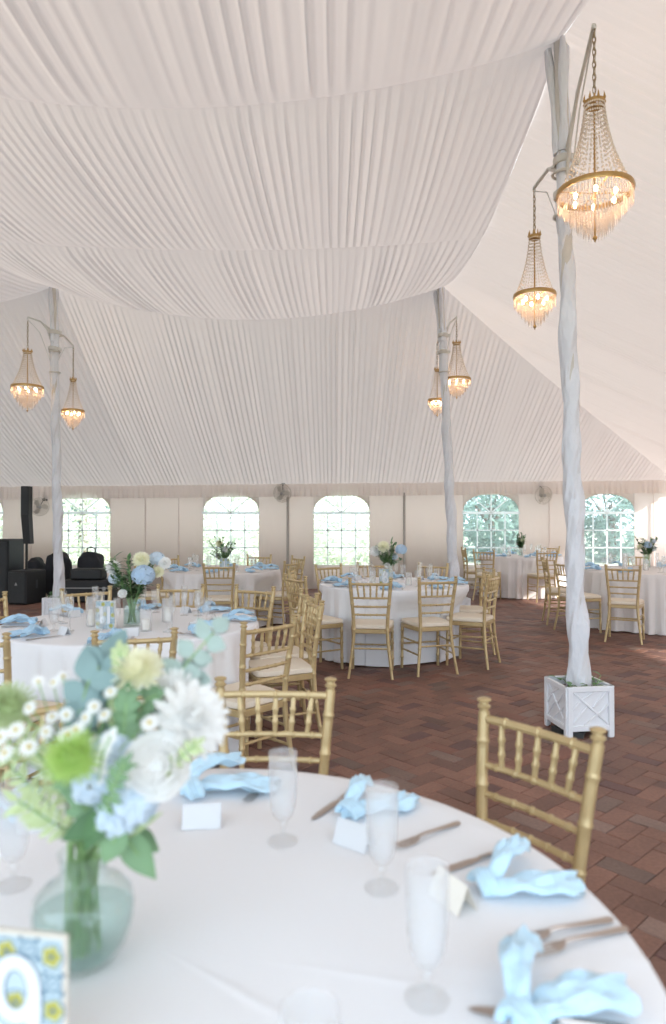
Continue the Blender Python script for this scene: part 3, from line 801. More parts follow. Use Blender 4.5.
# ------------------------------------------------------------------ gold chiavari chair
def post_path(sx):
    P = [(.200, -.045, 0), (.180, -.02, .15), (.160, 0, .32), (.153, .006, .44), (.158, .002, .56), (.172, -.016, .72), (.186, -.042, .88)]
    return [Vector((sx * x, y, z)) for (x, y, z) in P]
def on_post(sx, z):
    P = post_path(sx)
    for a, c in zip(P, P[1:]):
        if a.z <= z <= c.z: return a.lerp(c, (z - a.z) / (c.z - a.z))
    return P[-1]
def bamboo(b, p0, p1, r, nodes, n=8, bulge=1.25):
    p0, p1 = Vector(p0), Vector(p1); pts = []; rad = []
    L = (p1 - p0).length; e = .006 / L
    ts = [(0, r)]
    for q in nodes: ts += [(q - 1.6 * e, r), (q - .6 * e, r * bulge), (q + .6 * e, r * bulge), (q + 1.6 * e, r)]
    ts.append((1, r))
    for tt, rr in ts: pts.append(p0.lerp(p1, tt)); rad.append(rr)
    b.tube(pts, rad, n)
def make_chair():
    t = thing('chiavari_chair', 'gold chair', 'chair')
    for sx in (-1, 1):
        b = MB(); P = post_path(sx); pts = []; rad = []
        K = 26; nodes = (.10, .25, .44, .56, .68, .80)
        zs = sorted([.88 * k / K for k in range(K + 1)] + [z + dz for z in nodes for dz in (-.008, -.003, .003, .008)])
        for z in zs:
            r_ = .0125 + .004 * min(1, z / .4) * (1 if z < .6 else 1)
            if any(abs(z - q) <= .0035 for q in nodes): r_ *= 1.16
            pts.append(on_post(sx, z)); rad.append(r_)
        b.tube(pts, rad, 10)
        tp = on_post(sx, .88)
        bp = b.build('back_post', 'gold', t)
        b = MB(); b.lathe([(.0135, 0), (.0135, .012), (.019, .015), (.020, .02), (.014, .025), (.0135, .031), (.0205, .035), (.021, .040), (.012, .044), (0, .045)], tp - Vector((0, 0, .002)), 12)
        b.build('finial', 'gold', bp)
        b = MB(); bamboo(b, (sx * .192, .375, 0), (sx * .188, .37, .43), .0145, (.25, .6, .85)); b.build('leg', 'gold', t)
    def rail(z, r_, nd, name, bow=.012):
        a, c = on_post(-1, z), on_post(1, z); b = MB(); pts = []; rad = []
        K = 20; ns = [.5 + (q - .5) for q in nd]
        ts = sorted([k / K for k in range(K + 1)] + [q + e for q in ns for e in (-.018, -.008, .008, .018)])
        for q in ts:
            p = a.lerp(c, q); p.y -= bow * math.sin(PI * q); pts.append(p); rad.append(r_ * (1.3 if any(abs(q - n_) < .01 for n_ in ns) else 1))
        b.tube(pts, rad, 8); b.build(name, 'gold', t)
    rail(.862, .0125, (.2, .5, .8), 'crest_rail'); 
    for z in (.735, .655, .580): rail(z, .0095, (.14, .32, .5, .68, .86), 'back_rail')
    for k in range(5):
        q = (k + 1) / 6; b = MB()
        a = on_post(-1, .738).lerp(on_post(1, .738), .5 + (q - .5) * .93); a.y -= .012 * math.sin(PI * q)
        c = on_post(-1, .862).lerp(on_post(1, .862), .5 + (q - .5) * 1.0); c.y -= .012 * math.sin(PI * q)
        bamboo(b, a, c, .0085, (.3, .62), 8, 1.3); b.build('spindle', 'gold', t)
    # seat
    def outline(s_, y0=.0, y1=.40):
        pts = []
        for (x, y) in ((-.160, y0), (.160, y0), (.172, .03), (.198, .20), (.208, .34), (.198, .385), (.16, y1), (0, y1 + .006), (-.16, y1), (-.198, .385), (-.208, .34), (-.198, .20), (-.172, .03)):
            pts.append(((x) * s_, .2 + (y - .2) * s_))
        return pts
    def slab(name, rings, mt):
        b = MB(); vs = []; fs = []; n = 13
        for (s_, z) in rings: vs += [(x, y, z) for x, y in outline(s_)]
        for r_ in range(len(rings) - 1):
            for i in range(n):
                j = (i + 1) % n; fs.append((r_ * n + i, r_ * n + j, (r_ + 1) * n + j, (r_ + 1) * n + i))
        fs.append(tuple(range(n - 1, -1, -1))); fs.append(tuple(range((len(rings) - 1) * n, len(rings) * n)))
        b.add(vs, fs); b.build(name, mt, t)
    slab('seat_frame', [(.96, .405), (1.0, .410), (1.0, .44), (.97, .446)], 'gold')
    slab('seat_cushion', [(.95, .447), (.985, .452), (.99, .470), (.96, .482), (.85, .489), (.5, .492)], 'cushion')
    for sx in (-1, 1):
        for z in (.19, .30):
            b = MB(); bamboo(b, on_post(sx, z), (sx * .190, .373, z), .0085, (.33, .66)); b.build('stretcher', 'gold', t)
    for (a, c) in ((on_post(-1, .27), on_post(1, .27)), (Vector((-.19, .373, .24)), Vector((.19, .373, .24)))):
        b = MB(); bamboo(b, a, c, .0085, (.2, .5, .8)); b.build('stretcher', 'gold', t)
    return t
chair0 = make_chair(); chair_used = [False]; CHS = []
def chair(x, y, face, label, group):
    """x, y: middle of the back at floor; face: direction the sitter looks, degrees from +X"""
    o = place(chair0, chair_used[0], (x, y, 0), R(face - 90), label, group)
    chair_used[0] = True; CHS.append((x, y, math.cos(R(face)), math.sin(R(face)))); return o
T0 = (-.295, 1.118, .79); T1 = (-1.35, 4.58, .84); T2 = (.66, 7.45, .80); T3 = (-1.54, 9.5, .80); T4 = (3.62, 13.2, .78); T5 = (4.32, 9.45, .88)
def toward(x, y, T): return math.degrees(math.atan2(T[1] - y, T[0] - x))
G = ['chairs at the foreground table', 'chairs around the left middle table', 'chairs around the centre table', 'chairs around the back left table', 'chairs at the back right table', 'chairs at the right-hand table']
for (x, y, f, l, g) in [
    (.528, 1.865, 217, 'nearest gold chair, alone at the right edge of the foreground table', 0),
    (-.195, 2.26, 268, 'gold chair with its back behind the far edge of the foreground table', 0),
    (-.905, 2.03, -48, 'gold chair mostly hidden behind the foreground bouquet', 0),
    (-.37, 3.72, 138, 'gold chair turned left at the front right of the left middle table', 1),
    (-.17, 4.655, 198, 'gold chair seen side-on at the right of the left middle table', 1),
    (-.22, 5.12, 200, 'gold chair behind the side-on chair of the left middle table', 1),
    (-.655, 5.50, 240, 'gold chair at the far right of the left middle table', 1),
    (-1.26, 5.62, 270, 'gold chair right behind the blue hydrangea bouquet', 1),
    (-1.92, 5.36, 306, 'gold chair at the far side left of the blue hydrangea bouquet', 1),
    (-2.44, 4.88, 345, 'gold chair at the left edge of the photo, beyond the left middle table', 1),
    (-1.70, 3.30, 75, 'gold chair at the left edge, on the near side of the left middle table', 1),
    (-.97, 3.36, 104, 'gold chair behind the foreground flowers, near side of the left middle table', 1),
    (.345, 6.28, 84, 'gold chair facing away at the front of the centre table', 2),
    (.965, 6.42, 106, 'second gold chair facing away at the centre table, right of the first', 2),
    (1.56, 6.82, 150, 'gold chair side-on at the right front of the centre table', 2),
    (1.68, 7.55, 184, 'gold chair at the right end of the centre table', 2),
    (1.22, 8.42, 240, 'gold chair on the far side of the centre table, right of the flowers', 2),
    (.50, 8.58, 278, 'gold chair on the far side of the centre table, behind its flowers', 2),
    (-.03, 8.22, 306, 'gold chair at the far left of the centre table, before the window', 2),
    (-.42, 7.55, 355, 'gold chair at the left end of the centre table, farther back', 2),
    (-.33, 6.62, 34, 'gold chair at the left front of the centre table, facing right', 2),
    (-1.40, 8.42, 92, 'gold chair facing away at the front of the back left table', 3),
    (-2.58, 9.05, 18, 'gold chair at the left side of the back left table', 3),
    (-2.40, 10.1, -35, 'gold chair farthest left at the back left table, beyond the bouquet', 3),
    (-1.15, 10.55, 262, 'gold chair on the far side of the back left table', 3),
    (-.58, 9.02, 154, 'gold chair at the right front of the back left table', 3),
    (-.55, 10.1, 212, 'gold chair at the far right of the back left table, near the wall upright', 3),
    (2.72, 12.28, 62, 'gold chair in front of the right-centre window, by the back right table', 4),
    (2.58, 13.3, 0, 'gold chair at the left end of the back right table', 4),
    (3.76, 12.05, 96, 'gold chair in the sunlight at the front of the back right table', 4),
    (4.42, 13.95, 240, 'gold chair behind the back right table, left of the nearest pole', 4),
    (3.43, 8.08, 62, 'gold chair facing away at the front of the right-hand table', 5),
    (3.02, 8.85, 18, 'gold chair just left of the nearest pole, at the right-hand table', 5),
    (3.02, 9.62, -8, 'gold chair behind the one left of the nearest pole', 5),
    (4.75, 10.7, 250, 'gold chair on the far side of the right-hand table, just right of the nearest pole', 5)]:
    chair(x, y, f, l, G[g])

# ------------------------------------------------------------------ tables and linens
TN = ['foreground table', 'left middle table', 'centre table', 'back left table', 'back right table', 'right-hand table']
TH = 0.762
def table(T, i, folds, seed, linen):
    x, y, r = T
    t = thing('round_table', 'round folding table under the white cloth of the ' + TN[i], 'table', (x, y, 0), 0, 'round banquet tables')
    b = MB(); b.lathe([(0, .725), (r - .025, .725), (r - .018, .735), (r - .022, .750), (r - .03, .752), (0, .752)], n=48); b.build('tabletop', mat('plywood_%d' % i, (.45, .33, .2, 1), .6) if i == 0 else bpy.data.materials['plywood_0'], t)
    for k in range(4):
        a = PI / 4 + k * PI / 2; b = MB(); q = r * .6
        b.tube([(q * math.cos(a), q * math.sin(a), 0), (q * math.cos(a), q * math.sin(a), .725)], .014, 8); b.build('leg', 'grey', t)
    rnd = random.Random(seed); n = folds * 14; vs = []; fs = []; rings = []
    for q in (0.001, .25, .5, .7, .85, .95): rings.append((q * (r - .012), TH, 0))
    rings += [(r - .006, TH - .0008, 0), (r - .0, TH - .004, 0), (r + .004, TH - .012, .02)]
    for k in range(1, 15): u = k / 14; rings.append((r + .004 + .035 * u, TH - .012 - (TH - .026) * u, .05 + .95 * u ** .75))
    amp = [rnd.uniform(.55, 1.25) for _ in range(folds)]; ph0 = rnd.random() * 6
    for (rr, z, f) in rings:
        for k in range(n):
            a = 2 * PI * k / n; s_ = a * folds / (2 * PI) + .35 * math.sin(a * 3 + ph0) + .2 * math.sin(a * 7 + ph0)
            i0 = int(math.floor(s_)) % folds; am = amp[i0] * (1 - (s_ % 1)) + amp[(i0 + 1) % folds] * (s_ % 1)
            w = math.cos(2 * PI * s_); w = math.copysign(abs(w) ** .8, w)
            d = f * am * .040 * w + f * .010 * math.sin(2 * PI * s_ * 2.3 + 1)
            zz = z + (.010 * math.sin(a * 5 + ph0) * f if z < .1 else 0)
            if f == 0 and rr < r - .02: zz += .0009 * math.sin(a * 9 + rr * 20) * min(1, rr / .35) ** 2
            P = Vector((x + (rr + d) * math.cos(a), y + (rr + d) * math.sin(a), max(.012, zz)))
            if zz < .70:
                wz = min(1, (.70 - zz) / .18)
                for (qx, qy, dxx, dyy) in CHS:
                    ex, ey = P.x - qx, P.y - qy; lx = ex * dyy - ey * dxx; ly = ex * dxx + ey * dyy
                    if -.1 < ly < .44 and abs(lx) < .32:
                        wx = 1 if abs(lx) < .235 else (.32 - abs(lx)) / .085
                        k_ = (.44 - ly) * wz * wx; P.x += dxx * k_; P.y += dyy * k_
            vs.append(tuple(P))
    m_ = len(rings)
    for q in range(m_ - 1):
        for k in range(n):
            j = (k + 1) % n; fs.append((q * n + k, q * n + j, (q + 1) * n + j, (q + 1) * n + k))
    fs.append(tuple(range(n))[::-1])
    if i == 0:   # pressed crease lines across the foreground cloth
        vs = [(v[0], v[1], v[2] + (.0022 * math.exp(-((v[1] - 1.02 - .12 * v[0]) / .006) ** 2) if v[2] > .755 else 0)) for v in vs]
    b = MB(); b.add(vs, fs)
    o = b.build('tablecloth', linen, angle=75)
    tag(o, ['white cloth on the large foreground table', 'white floor-length cloth on the left middle table', 'white floor-length cloth on the centre table', 'white cloth on the back left table below the windows', 'pale cloth on the back right table by the windows', 'pale cloth on the right-hand table at the right edge'][i], 'tablecloth', 'white round tablecloths')
for i, T in enumerate((T0, T1, T2, T3, T4, T5)):
    table(T, i, 26, i * 5 + 1, 'linen' if i < 3 else 'linen_warm')
# ironed crease ridge across the near cloth
TZ = TH + .0015

# ------------------------------------------------------------------ tableware prototypes
def napkin_mesh(seed, mt, name='napkin'):
    rnd = random.Random(seed); b = MB()
    def tail(a, L, w0, w1, lift, drop):
        vs = []; fs = []; K = 16; n = 18
        for k in range(K + 1):
            u = k / K; w = (w0 + (w1 - w0) * u ** .9) * (1 - .25 * (u > .9) * (u - .9) * 10); th = .007 * (1 - .5 * u) + .003
            cx = L * u; zc = th + lift * math.sin(PI * min(1, u * 1.05)) * (1 - .3 * u) + drop * u * u
            for i in range(n):
                q = 2 * PI * i / n; s_ = math.cos(q)
                rip = .0085 * (.35 + u) * abs(math.sin(s_ * 4.4 + seed + u * 1.5)) * (1 - s_ * s_ * .5) + .004 * math.sin(u * 15 + s_ * 3 + seed)
                y_ = w / 2 * s_ + .012 * math.sin(u * 3 + seed)
                z_ = zc + th * math.sin(q) + rip
                x_ = cx + u * u * (.022 * (1 - abs(s_)) + .010 * math.sin(s_ * 5 + seed))
                vs.append((x_ * math.cos(a) - y_ * math.sin(a), x_ * math.sin(a) + y_ * math.cos(a), max(.0008, z_)))
        for k in range(K):
            for i in range(n):
                j = (i + 1) % n; fs.append((k * n + i, k * n + j, (k + 1) * n + j, (k + 1) * n + i))
        fs.append(tuple(range(n))); fs.append(tuple(range(K * n, K * n + n))[::-1])
        b.add(vs, fs)
    tail(R(28), .155, .022, .062, .040, .016); tail(R(-20), .16, .024, .092, .012, .002)
    # knot: an overlapping rolled loop
    for k in range(3):
        pts = []; rad = []
        for q in range(13):
            w = -PI * .62 + PI * 1.24 * q / 12
            pts.append((.004 + .010 * (k - 1) + .004 * math.sin(w * 2), .024 * math.sin(w), .017 + .015 * math.cos(w))); rad.append(.0095 - .003 * abs(math.cos(w * .5 + k)))
        b.tube(pts, rad, 8)
    return b.build(name, mt)
def cut_strip(b, pts):      # pts: (x, halfwidth, z)
    vs = []; fs = []
    for (x, w, z, h) in pts:
        vs += [(x, -w, z - h * .3), (x, -w * .6, z + h), (x, w * .6, z + h), (x, w, z - h * .3), (x, 0, z - h)]
    for i in range(len(pts) - 1):
        for k in range(5):
            j = (k + 1) % 5; a = i * 5; fs.append((a + k, a + j, a + 5 + j, a + 5 + k))
    fs.append((4, 3, 2, 1, 0)); L = (len(pts) - 1) * 5; fs.append((L, L + 1, L + 2, L + 3, L + 4)); b.add(vs, fs)
def make_knife(label, cat='knife'):
    t = thing('table_knife', label, 'knife')
    b = MB(); cut_strip(b, [(0, .004, .004, .002), (.006, .0075, .004, .0025), (.05, .0068, .004, .003), (.085, .0048, .004, .003), (.092, .006, .004, .0025)]); b.build('handle', 'silver', t)
    b = MB(); cut_strip(b, [(.092, .006, .004, .0012), (.12, .0095, .0035, .0010), (.18, .0098, .003, .0009), (.205, .006, .003, .0007), (.215, .0008, .003, .0005)]); b.build('blade', 'silver', t)
    return t
def make_fork(label):
    t = thing('table_fork', label, 'fork')
    b = MB(); cut_strip(b, [(0, .004, .004, .002), (.006, .009, .004, .002), (.05, .0062, .006, .002), (.11, .0035, .010, .002), (.128, .004, .009, .002)]); b.build('handle', 'silver', t)
    b = MB(); cut_strip(b, [(.126, .004, .009, .0015), (.138, .011, .006, .0012), (.150, .0125, .004, .0012)])
    for k in range(4):
        y = -.0105 + .007 * k; b.tube([(.149, y, .004), (.175, y, .004), (.200, y * .95, .009)], [.0019, .0016, .0008], 5)
    b.build('tines', 'silver', t)
    return t
def make_goblet(h, rb, name='water_goblet', mt='frost'):
    """stemmed glass with a tall bowl"""
    t = thing(name, 'glass', 'glass')
    k = h / .19
    b = MB(); b.lathe([(.0, .0), (.031 * rb, .0), (.0325 * rb, .003), (.020 * rb, .006), (.008, .012), (.0052, .022), (.0055, .030), (.010, .038), (.006, .044)], n=28); b.build('stem', 'glass', t)
    b = MB(); o_ = [(.005, .043), (.013, .048), (.020 * rb, .058), (.0255 * rb, .075), (.0285 * rb, .10), (.0300 * rb, .14), (.0305 * rb, h), (.0292 * rb, h), (.0287 * rb, .14), (.027 * rb, .10), (.024 * rb, .077), (.018 * rb, .061), (.0, .052)]
    b.lathe(o_, n=32); b.build('bowl', mt, t)
    return t
def make_flute():
    t = thing('champagne_flute', 'flute', 'glass')
    b = MB(); b.lathe([(0, 0), (.028, 0), (.029, .003), (.010, .006), (.0045, .02), (.004, .06), (.006, .075)], n=20); b.build('stem', 'glass', t)
    b = MB(); b.lathe([(.005, .074), (.014, .09), (.021, .12), (.023, .16), (.021, .215), (.0198, .215), (.0215, .16), (.0195, .12), (.0, .08)], n=20); b.build('bowl', 'glass', t)
    return t
def make_place_card(mt='card'):
    b = MB(); w, h = .085, .048
    vs = [(-w / 2, -.022, 0), (w / 2, -.022, 0), (w / 2, 0, h), (-w / 2, 0, h), (w / 2, .022, 0), (-w / 2, .022, 0)]
    th = .0012; vs2 = [(v[0], v[1] * .93, v[2] - (th * 2 if v[2] > 0 else -.0) ) for v in vs]
    fs = [(0, 1, 2, 3), (3, 2, 4, 5)]
    b.add(vs, fs); b.add([(v[0], v[1], v[2]) for v in vs2], [(3, 2, 1, 0), (5, 4, 2, 3)])
    return b.build('place_card', mt, smooth=False)

# --- foreground table settings
def ang(x, y): return math.atan2(y - T0[1], x - T0[0])
SN = [('across the far side', (-.355, 1.69), 72), ('behind the folded place card', (.035, 1.575), 50), ('at the right, nearest chair side', (.272, 1.265), 18), ('at the lower right edge', (.245, .905), 42), ('at the left edge', (-.70, 1.56), 140)]
nk = None; NAPL = ['soft blue knotted napkin at the far edge of the foreground table', 'soft blue knotted napkin behind the white place card at the middle', 'soft blue knotted napkin nearest the right-hand foreground chair', 'soft blue knotted napkin at the bottom edge of the photo', 'soft blue napkin at the left edge of the foreground table']
for k, (nm, (x, y), a) in enumerate(SN):
    o = napkin_mesh(k * 1.7 + 1, 'napkin_soft')
    o.location = (x, y, TZ + (.008 if k == 3 else 0)); o.rotation_euler = (0, 0, R(a) if k != 0 else R(38)); o.scale = (1.05 if k else 1.25,) * 3
    tag(o, NAPL[k], 'napkin', 'napkins on the foreground table')
def seg_place(proto, used, p0, p1, label, group):
    o = place(proto, used, (p0[0], p0[1], TZ), math.atan2(p1[1] - p0[1], p1[0] - p0[0]), label, group); return o
knife0 = make_knife('knife'); fork0 = make_fork('fork')
GK = 'knives on the foreground table'; GF = 'forks on the foreground table'
# handle outward (towards the rim), tip inward
seg_place(knife0, False, (.375, 1.435), (.197, 1.33), 'knife beside the napkin nearest the right-hand chair', GK)
seg_place(knife0, True, (.060, 1.752), (-.065, 1.54), 'knife left of the napkin behind the white place card', GK)
seg_place(knife0, True, (.40, .925), (.189, .965), 'knife at the bottom edge of the photo', GK)
seg_place(fork0, False, (.478, 1.178), (.30, 1.118), 'fork at the right setting, the one closer to the napkin', GF)
seg_place(fork0, True, (.492, 1.152), (.315, 1.085), 'fork at the right setting, the outer one closer to the camera', GF)
seg_place(fork0, True, (.285, 1.552), (.14, 1.44), 'fork right of the napkin behind the white place card', GF)
seg_place(fork0, True, (-.160, 1.85), (-.208, 1.665), 'fork at the far edge of the foreground table', GF)
gob = make_goblet(.19, 1.0)
GG = 'water goblets on the foreground table'
for k, (x, y, lb) in enumerate([(-.107, 1.467, 'goblet farthest back on the foreground table'), (.091, 1.28, 'goblet in the middle of the foreground row, beside the place card'),
                                (.135, .985, 'largest goblet, near the bottom of the photo'), (-.023, .70, 'goblet with only its rim showing at the bottom edge'), (-.60, 1.29, 'goblet at the left edge behind the vase')]):
    place(gob, k > 0, (x, y, TZ), k * .7, 'clear iced ' + lb, GG)
for k, (x, y, a, lb) in enumerate([(-.295, 1.545, 6, 'white folded place card between bouquet and far goblet'), (.045, 1.452, -38, 'white folded place card beside the middle goblet'), (-.66, 1.53, 25, 'white place card at the left behind the bouquet')]):
    o = make_place_card(); o.location = (x, y, TZ); o.rotation_euler = (0, 0, R(a)); tag(o, lb, 'place card', 'place cards on the foreground table')
o = make_place_card('cream_card'); o.location = (.215, 1.235, TZ); o.rotation_euler = (0, 0, R(-62)); tag(o, 'cream place card leaning by the right-hand napkin knot', 'place card', 'place cards on the foreground table')

# --- foreground vase
VX, VY = -.388, 1.07
t = thing('glass_vase', 'rounded pale aqua glass vase with a short neck on the foreground table', 'vase', (VX, VY, TZ))
b = MB()
prof = [(0, .0), (.036, .0), (.050, .008), (.065, .030), (.0745, .060), (.077, .085), (.073, .105), (.060, .120), (.043, .128), (.036, .135), (.035, .155), (.040, .172), (.0375, .172), (.0325, .155), (.0335, .135), (.041, .126), (.058, .1175), (.070, .103), (.074, .085), (.071, .060), (.061, .032), (.045, .012), (0, .008)]
b.lathe(prof, n=48); b.build('vase_body', 'vase', t)
b = MB(); b.lathe([(0, .009), (.044, .013), (.060, .032), (.070, .060), (.0728, .080), (0, .080)], n=40); b.build('water', 'vwater', t)

# --- foreground flowers: each stem is a thing of its own
NECK = Vector((VX, VY, TZ + .15))
FG = 'flowers and greenery in the foreground vase'
rndf = random.Random(11)
def stem_to(t, base, head, thick=.0022):
    """thin stem from inside the vase to the flower head; t sits at the head"""
    a = rndf.uniform(0, 2 * PI); q = Vector((VX + .026 * math.cos(a), VY + .026 * math.sin(a), TZ + .02))
    nk_ = NECK + Vector((rndf.uniform(-.022, .022), rndf.uniform(-.022, .022), 0))
    mid = nk_.lerp(head, .5) + Vector((0, 0, .02))
    b = MB(); pts = [q, nk_]
    for k in range(1, 6):
        u = k / 5; pts.append(nk_ * (1 - u) ** 2 + (nk_ + Vector((0, 0, (head - nk_).length * .55))) * 2 * u * (1 - u) + head * u * u)
    b.tube([p - head for p in pts], thick, 6); b.build('stem', 'stem', t)
def flower(name, label, p, cat_='flower'): 
    return thing(name, label, cat_, p, 0, FG)
def sphere_dirs(n, zmin=-.3):
    out = []; ga = PI * (3 - math.sqrt(5))
    for k in range(n):
        z = 1 - (1 - zmin) * (k + .5) / n; r_ = math.sqrt(max(0, 1 - z * z)); out.append(Vector((r_ * math.cos(k * ga), r_ * math.sin(k * ga), z)))
    return out
def frame_to(n):
    return Vector(n).normalized().to_track_quat('Z', 'Y').to_matrix()
def b_mum(n, r_, mt, pw=.32, facing=(0, -1, .4), pl=.75, name='bloom', parent=None, c=(0, 0, 0)):
    fr = frame_to(facing); b = MB()
    b.ball(Vector(c), r_ * .5, 14, 8)
    for k, d in enumerate(sphere_dirs(int(n * 1.5), -.35)):
        d2 = (fr @ d); up = fr @ Vector((0, 0, 1)); ln = pl * (.72 if d.z > .75 else .9 if d.z > .4 else 1.0)
        b.petal(Vector(c) + d2 * r_ * .22, d2, up, r_ * ln, r_ * pw * (.75 if d.z > .75 else 1), curl=.30 if d.z > .6 else .12, seg=4, tip=.6, cup=.35)
    return b.build(name, mt, parent)
def b_rose(r_, mt, facing=(0, -1, .5), parent=None):
    fr = frame_to(facing); b = MB(); b.ball(fr @ Vector((0, 0, r_ * .02)), r_ * .30, 14, 8)
    for ring, (cnt, ro, lift, sz) in enumerate([(3, .10, .50, .45), (4, .22, .42, .6), (5, .38, .28, .75), (6, .55, .08, .85), (7, .66, -.12, .9)]):
        for k in range(cnt):
            a = 2 * PI * k / cnt + ring * .7; vs = []; fs = []; K = 6
            for i in range(K + 1):
                for j in range(K + 1):
                    u = (i / K - .5) * 2; v = j / K
                    w = a + u * PI / cnt * 1.25; rad = r_ * (ro * .55 + ro * .65 * math.sin(v * PI * .55) + .04 * u * u)
                    z = r_ * (-.35 + (lift + .35) * v + .0) + r_ * sz * .12 * (1 - u * u) * v + .02 * r_ * math.sin(u * 5 + k)
                    if v > .8: rad += r_ * .10 * (v - .8) * 5
                    vs.append(fr @ Vector((rad * math.cos(w), rad * math.sin(w), z)))
            for i in range(K):
                for j in range(K):
                    q = i * (K + 1) + j; fs.append((q, q + 1, q + K + 2, q + K + 1))
            b.add(vs, fs)
    return b.build('bloom', mt, parent)
def b_hydrangea(r_, mt, parent, n=60, fs_=.016, name='bloom', c=(0, 0, 0), squash=.85):
    b = MB()
    for d in sphere_dirs(n, -.75):
        d = (d + Vector((rndf.gauss(0, .08), rndf.gauss(0, .08), rndf.gauss(0, .08)))).normalized()
        p = Vector(c) + Vector((d.x, d.y, d.z * squash)) * r_; fr = frame_to(d); a0 = rndf.uniform(0, PI)
        for k in range(4):
            a = a0 + k * PI / 2; b.petal(p, fr @ Vector((math.cos(a), math.sin(a), .15)), fr @ Vector((0, 0, 1)), fs_, fs_ * .95, curl=-.1, seg=2, tip=.9, cup=.1)
    return b.build(name, mt, parent)
def b_daisy(r_, parent, facing):
    fr = frame_to(facing); b = MB()
    for k in range(13):
        a = 2 * PI * k / 13; b.petal(fr @ Vector((.25 * r_ * math.cos(a), .25 * r_ * math.sin(a), 0)), fr @ Vector((math.cos(a), math.sin(a), -.1)), fr @ Vector((0, 0, 1)), r_ * .8, r_ * .42, curl=-.08, seg=3, tip=.8, cup=.1)
    b.build('petals', 'petal_w', parent)
    b = MB(); b.ball(fr @ Vector((0, 0, .05 * r_)), r_ * .25, 10, 6); b.build('flower_centre', 'yolk', parent)
def fpx(x, y, d): return px(x, y, d)
p = fpx(138, 673, 1.10); t = flower('chrysanthemum', 'creamy yellow ruffled bloom at the top of the foreground bouquet', p); b_mum(70, .042, 'petal_y', .42, (-.2, -.5, 1), .85, parent=t); stem_to(t, None, p)
p = fpx(190, 720, 1.05); t = flower('dahlia', 'large white many-petalled bloom at the right of the foreground bouquet', p); b_mum(46, .053, 'petal_w', .52, (.6, -.7, .6), .95, parent=t); stem_to(t, None, p)
p = fpx(157, 765, .99); t = flower('ranunculus', 'round white bloom low at the right of the foreground bouquet', p); b_rose(.055, 'petal_w', (.15, -1, .35), t); stem_to(t, None, p)
p = fpx(176, 692, 1.12); t = flower('dahlia', 'white bloom behind the large white one in the foreground bouquet', p); b_mum(60, .040, 'petal_w', .40, (0, -.6, 1), .85, parent=t); stem_to(t, None, p)
p = fpx(120, 812, 1.01); t = flower('hydrangea', 'pale blue cluster just above the vase neck', p); b_hydrangea(.034, 'petal_bw', t, 44); stem_to(t, None, p)
p = fpx(96, 775, 1.02); t = flower('hydrangea', 'blue-white cluster right beside the lime green bloom', p); b_hydrangea(.041, 'petal_bw', t, 56); stem_to(t, None, p)
p = fpx(134, 800, 1.0); t = flower('hydrangea', 'light blue cluster below the round white bloom', p); b_hydrangea(.034, 'petal_bw', t, 50); stem_to(t, None, p)
p = fpx(122, 752, 1.06); t = flower('hydrangea', 'whitish blue cluster at the heart of the foreground bouquet', p); b_hydrangea(.043, 'petal_bw', t, 62); stem_to(t, None, p)
p = fpx(75, 756, .965); t = flower('button_mum', 'lime green pompom bloom left of centre in the foreground bouquet', p); b_mum(110, .037, 'petal_g', .16, (0, -.7, .8), .9, parent=t); stem_to(t, None, p)
p = fpx(12, 706, 1.08); t = flower('button_mum', 'pale green feathery bloom at the left edge of the bouquet', p); b_mum(90, .036, 'leaf_pale', .22, (0, -1, .6), .9, parent=t); stem_to(t, None, p)
dl = [(39, 681, 1.10, 'topmost small daisy at the left'), (54, 682, 1.11, 'small daisy second from the top left'), (64, 676, 1.12, 'small daisy at the top, third from the left'),
      (30, 707, 1.05, 'daisy beside the pale green bloom'), (17, 729, 1.0, 'daisy left of the lime green bloom'), (1, 736, 1.0, 'daisy at the very left edge'), (30, 746, .97, 'daisy low at the left with an open face'),
      (47, 731, 1.02, 'daisy with a large yellow centre'), (53, 716, 1.06, 'daisy above the large yellow-centred one'), (68, 734, .97, 'daisy just above the lime green bloom, left'), (77, 729, .98, 'daisy just above the lime green bloom, right'),
      (67, 714, 1.05, 'half-open daisy in the middle left'), (86, 717, 1.03, 'daisy beside the dark blue-green leaf'), (95, 706, 1.04, 'small daisy over the blue-green leaf'), (105, 714, 1.03, 'small daisy right of the blue-green leaf'),
      (111, 691, 1.06, 'little white daisy under the creamy yellow bloom'), (6, 752, .99, 'daisy low at the left edge'), (150, 722, 1.0, 'small daisy left of the large white bloom')]
for (x, y, d, lb) in dl:
    p = fpx(x, y, d); t = flower('daisy', lb + ' of the foreground bouquet', p); b_daisy(.0118 if d > 1.0 else .0138, t, (rndf.uniform(-.5, .5), -1, rndf.uniform(.2, 1.2))); stem_to(t, None, p, .0012)
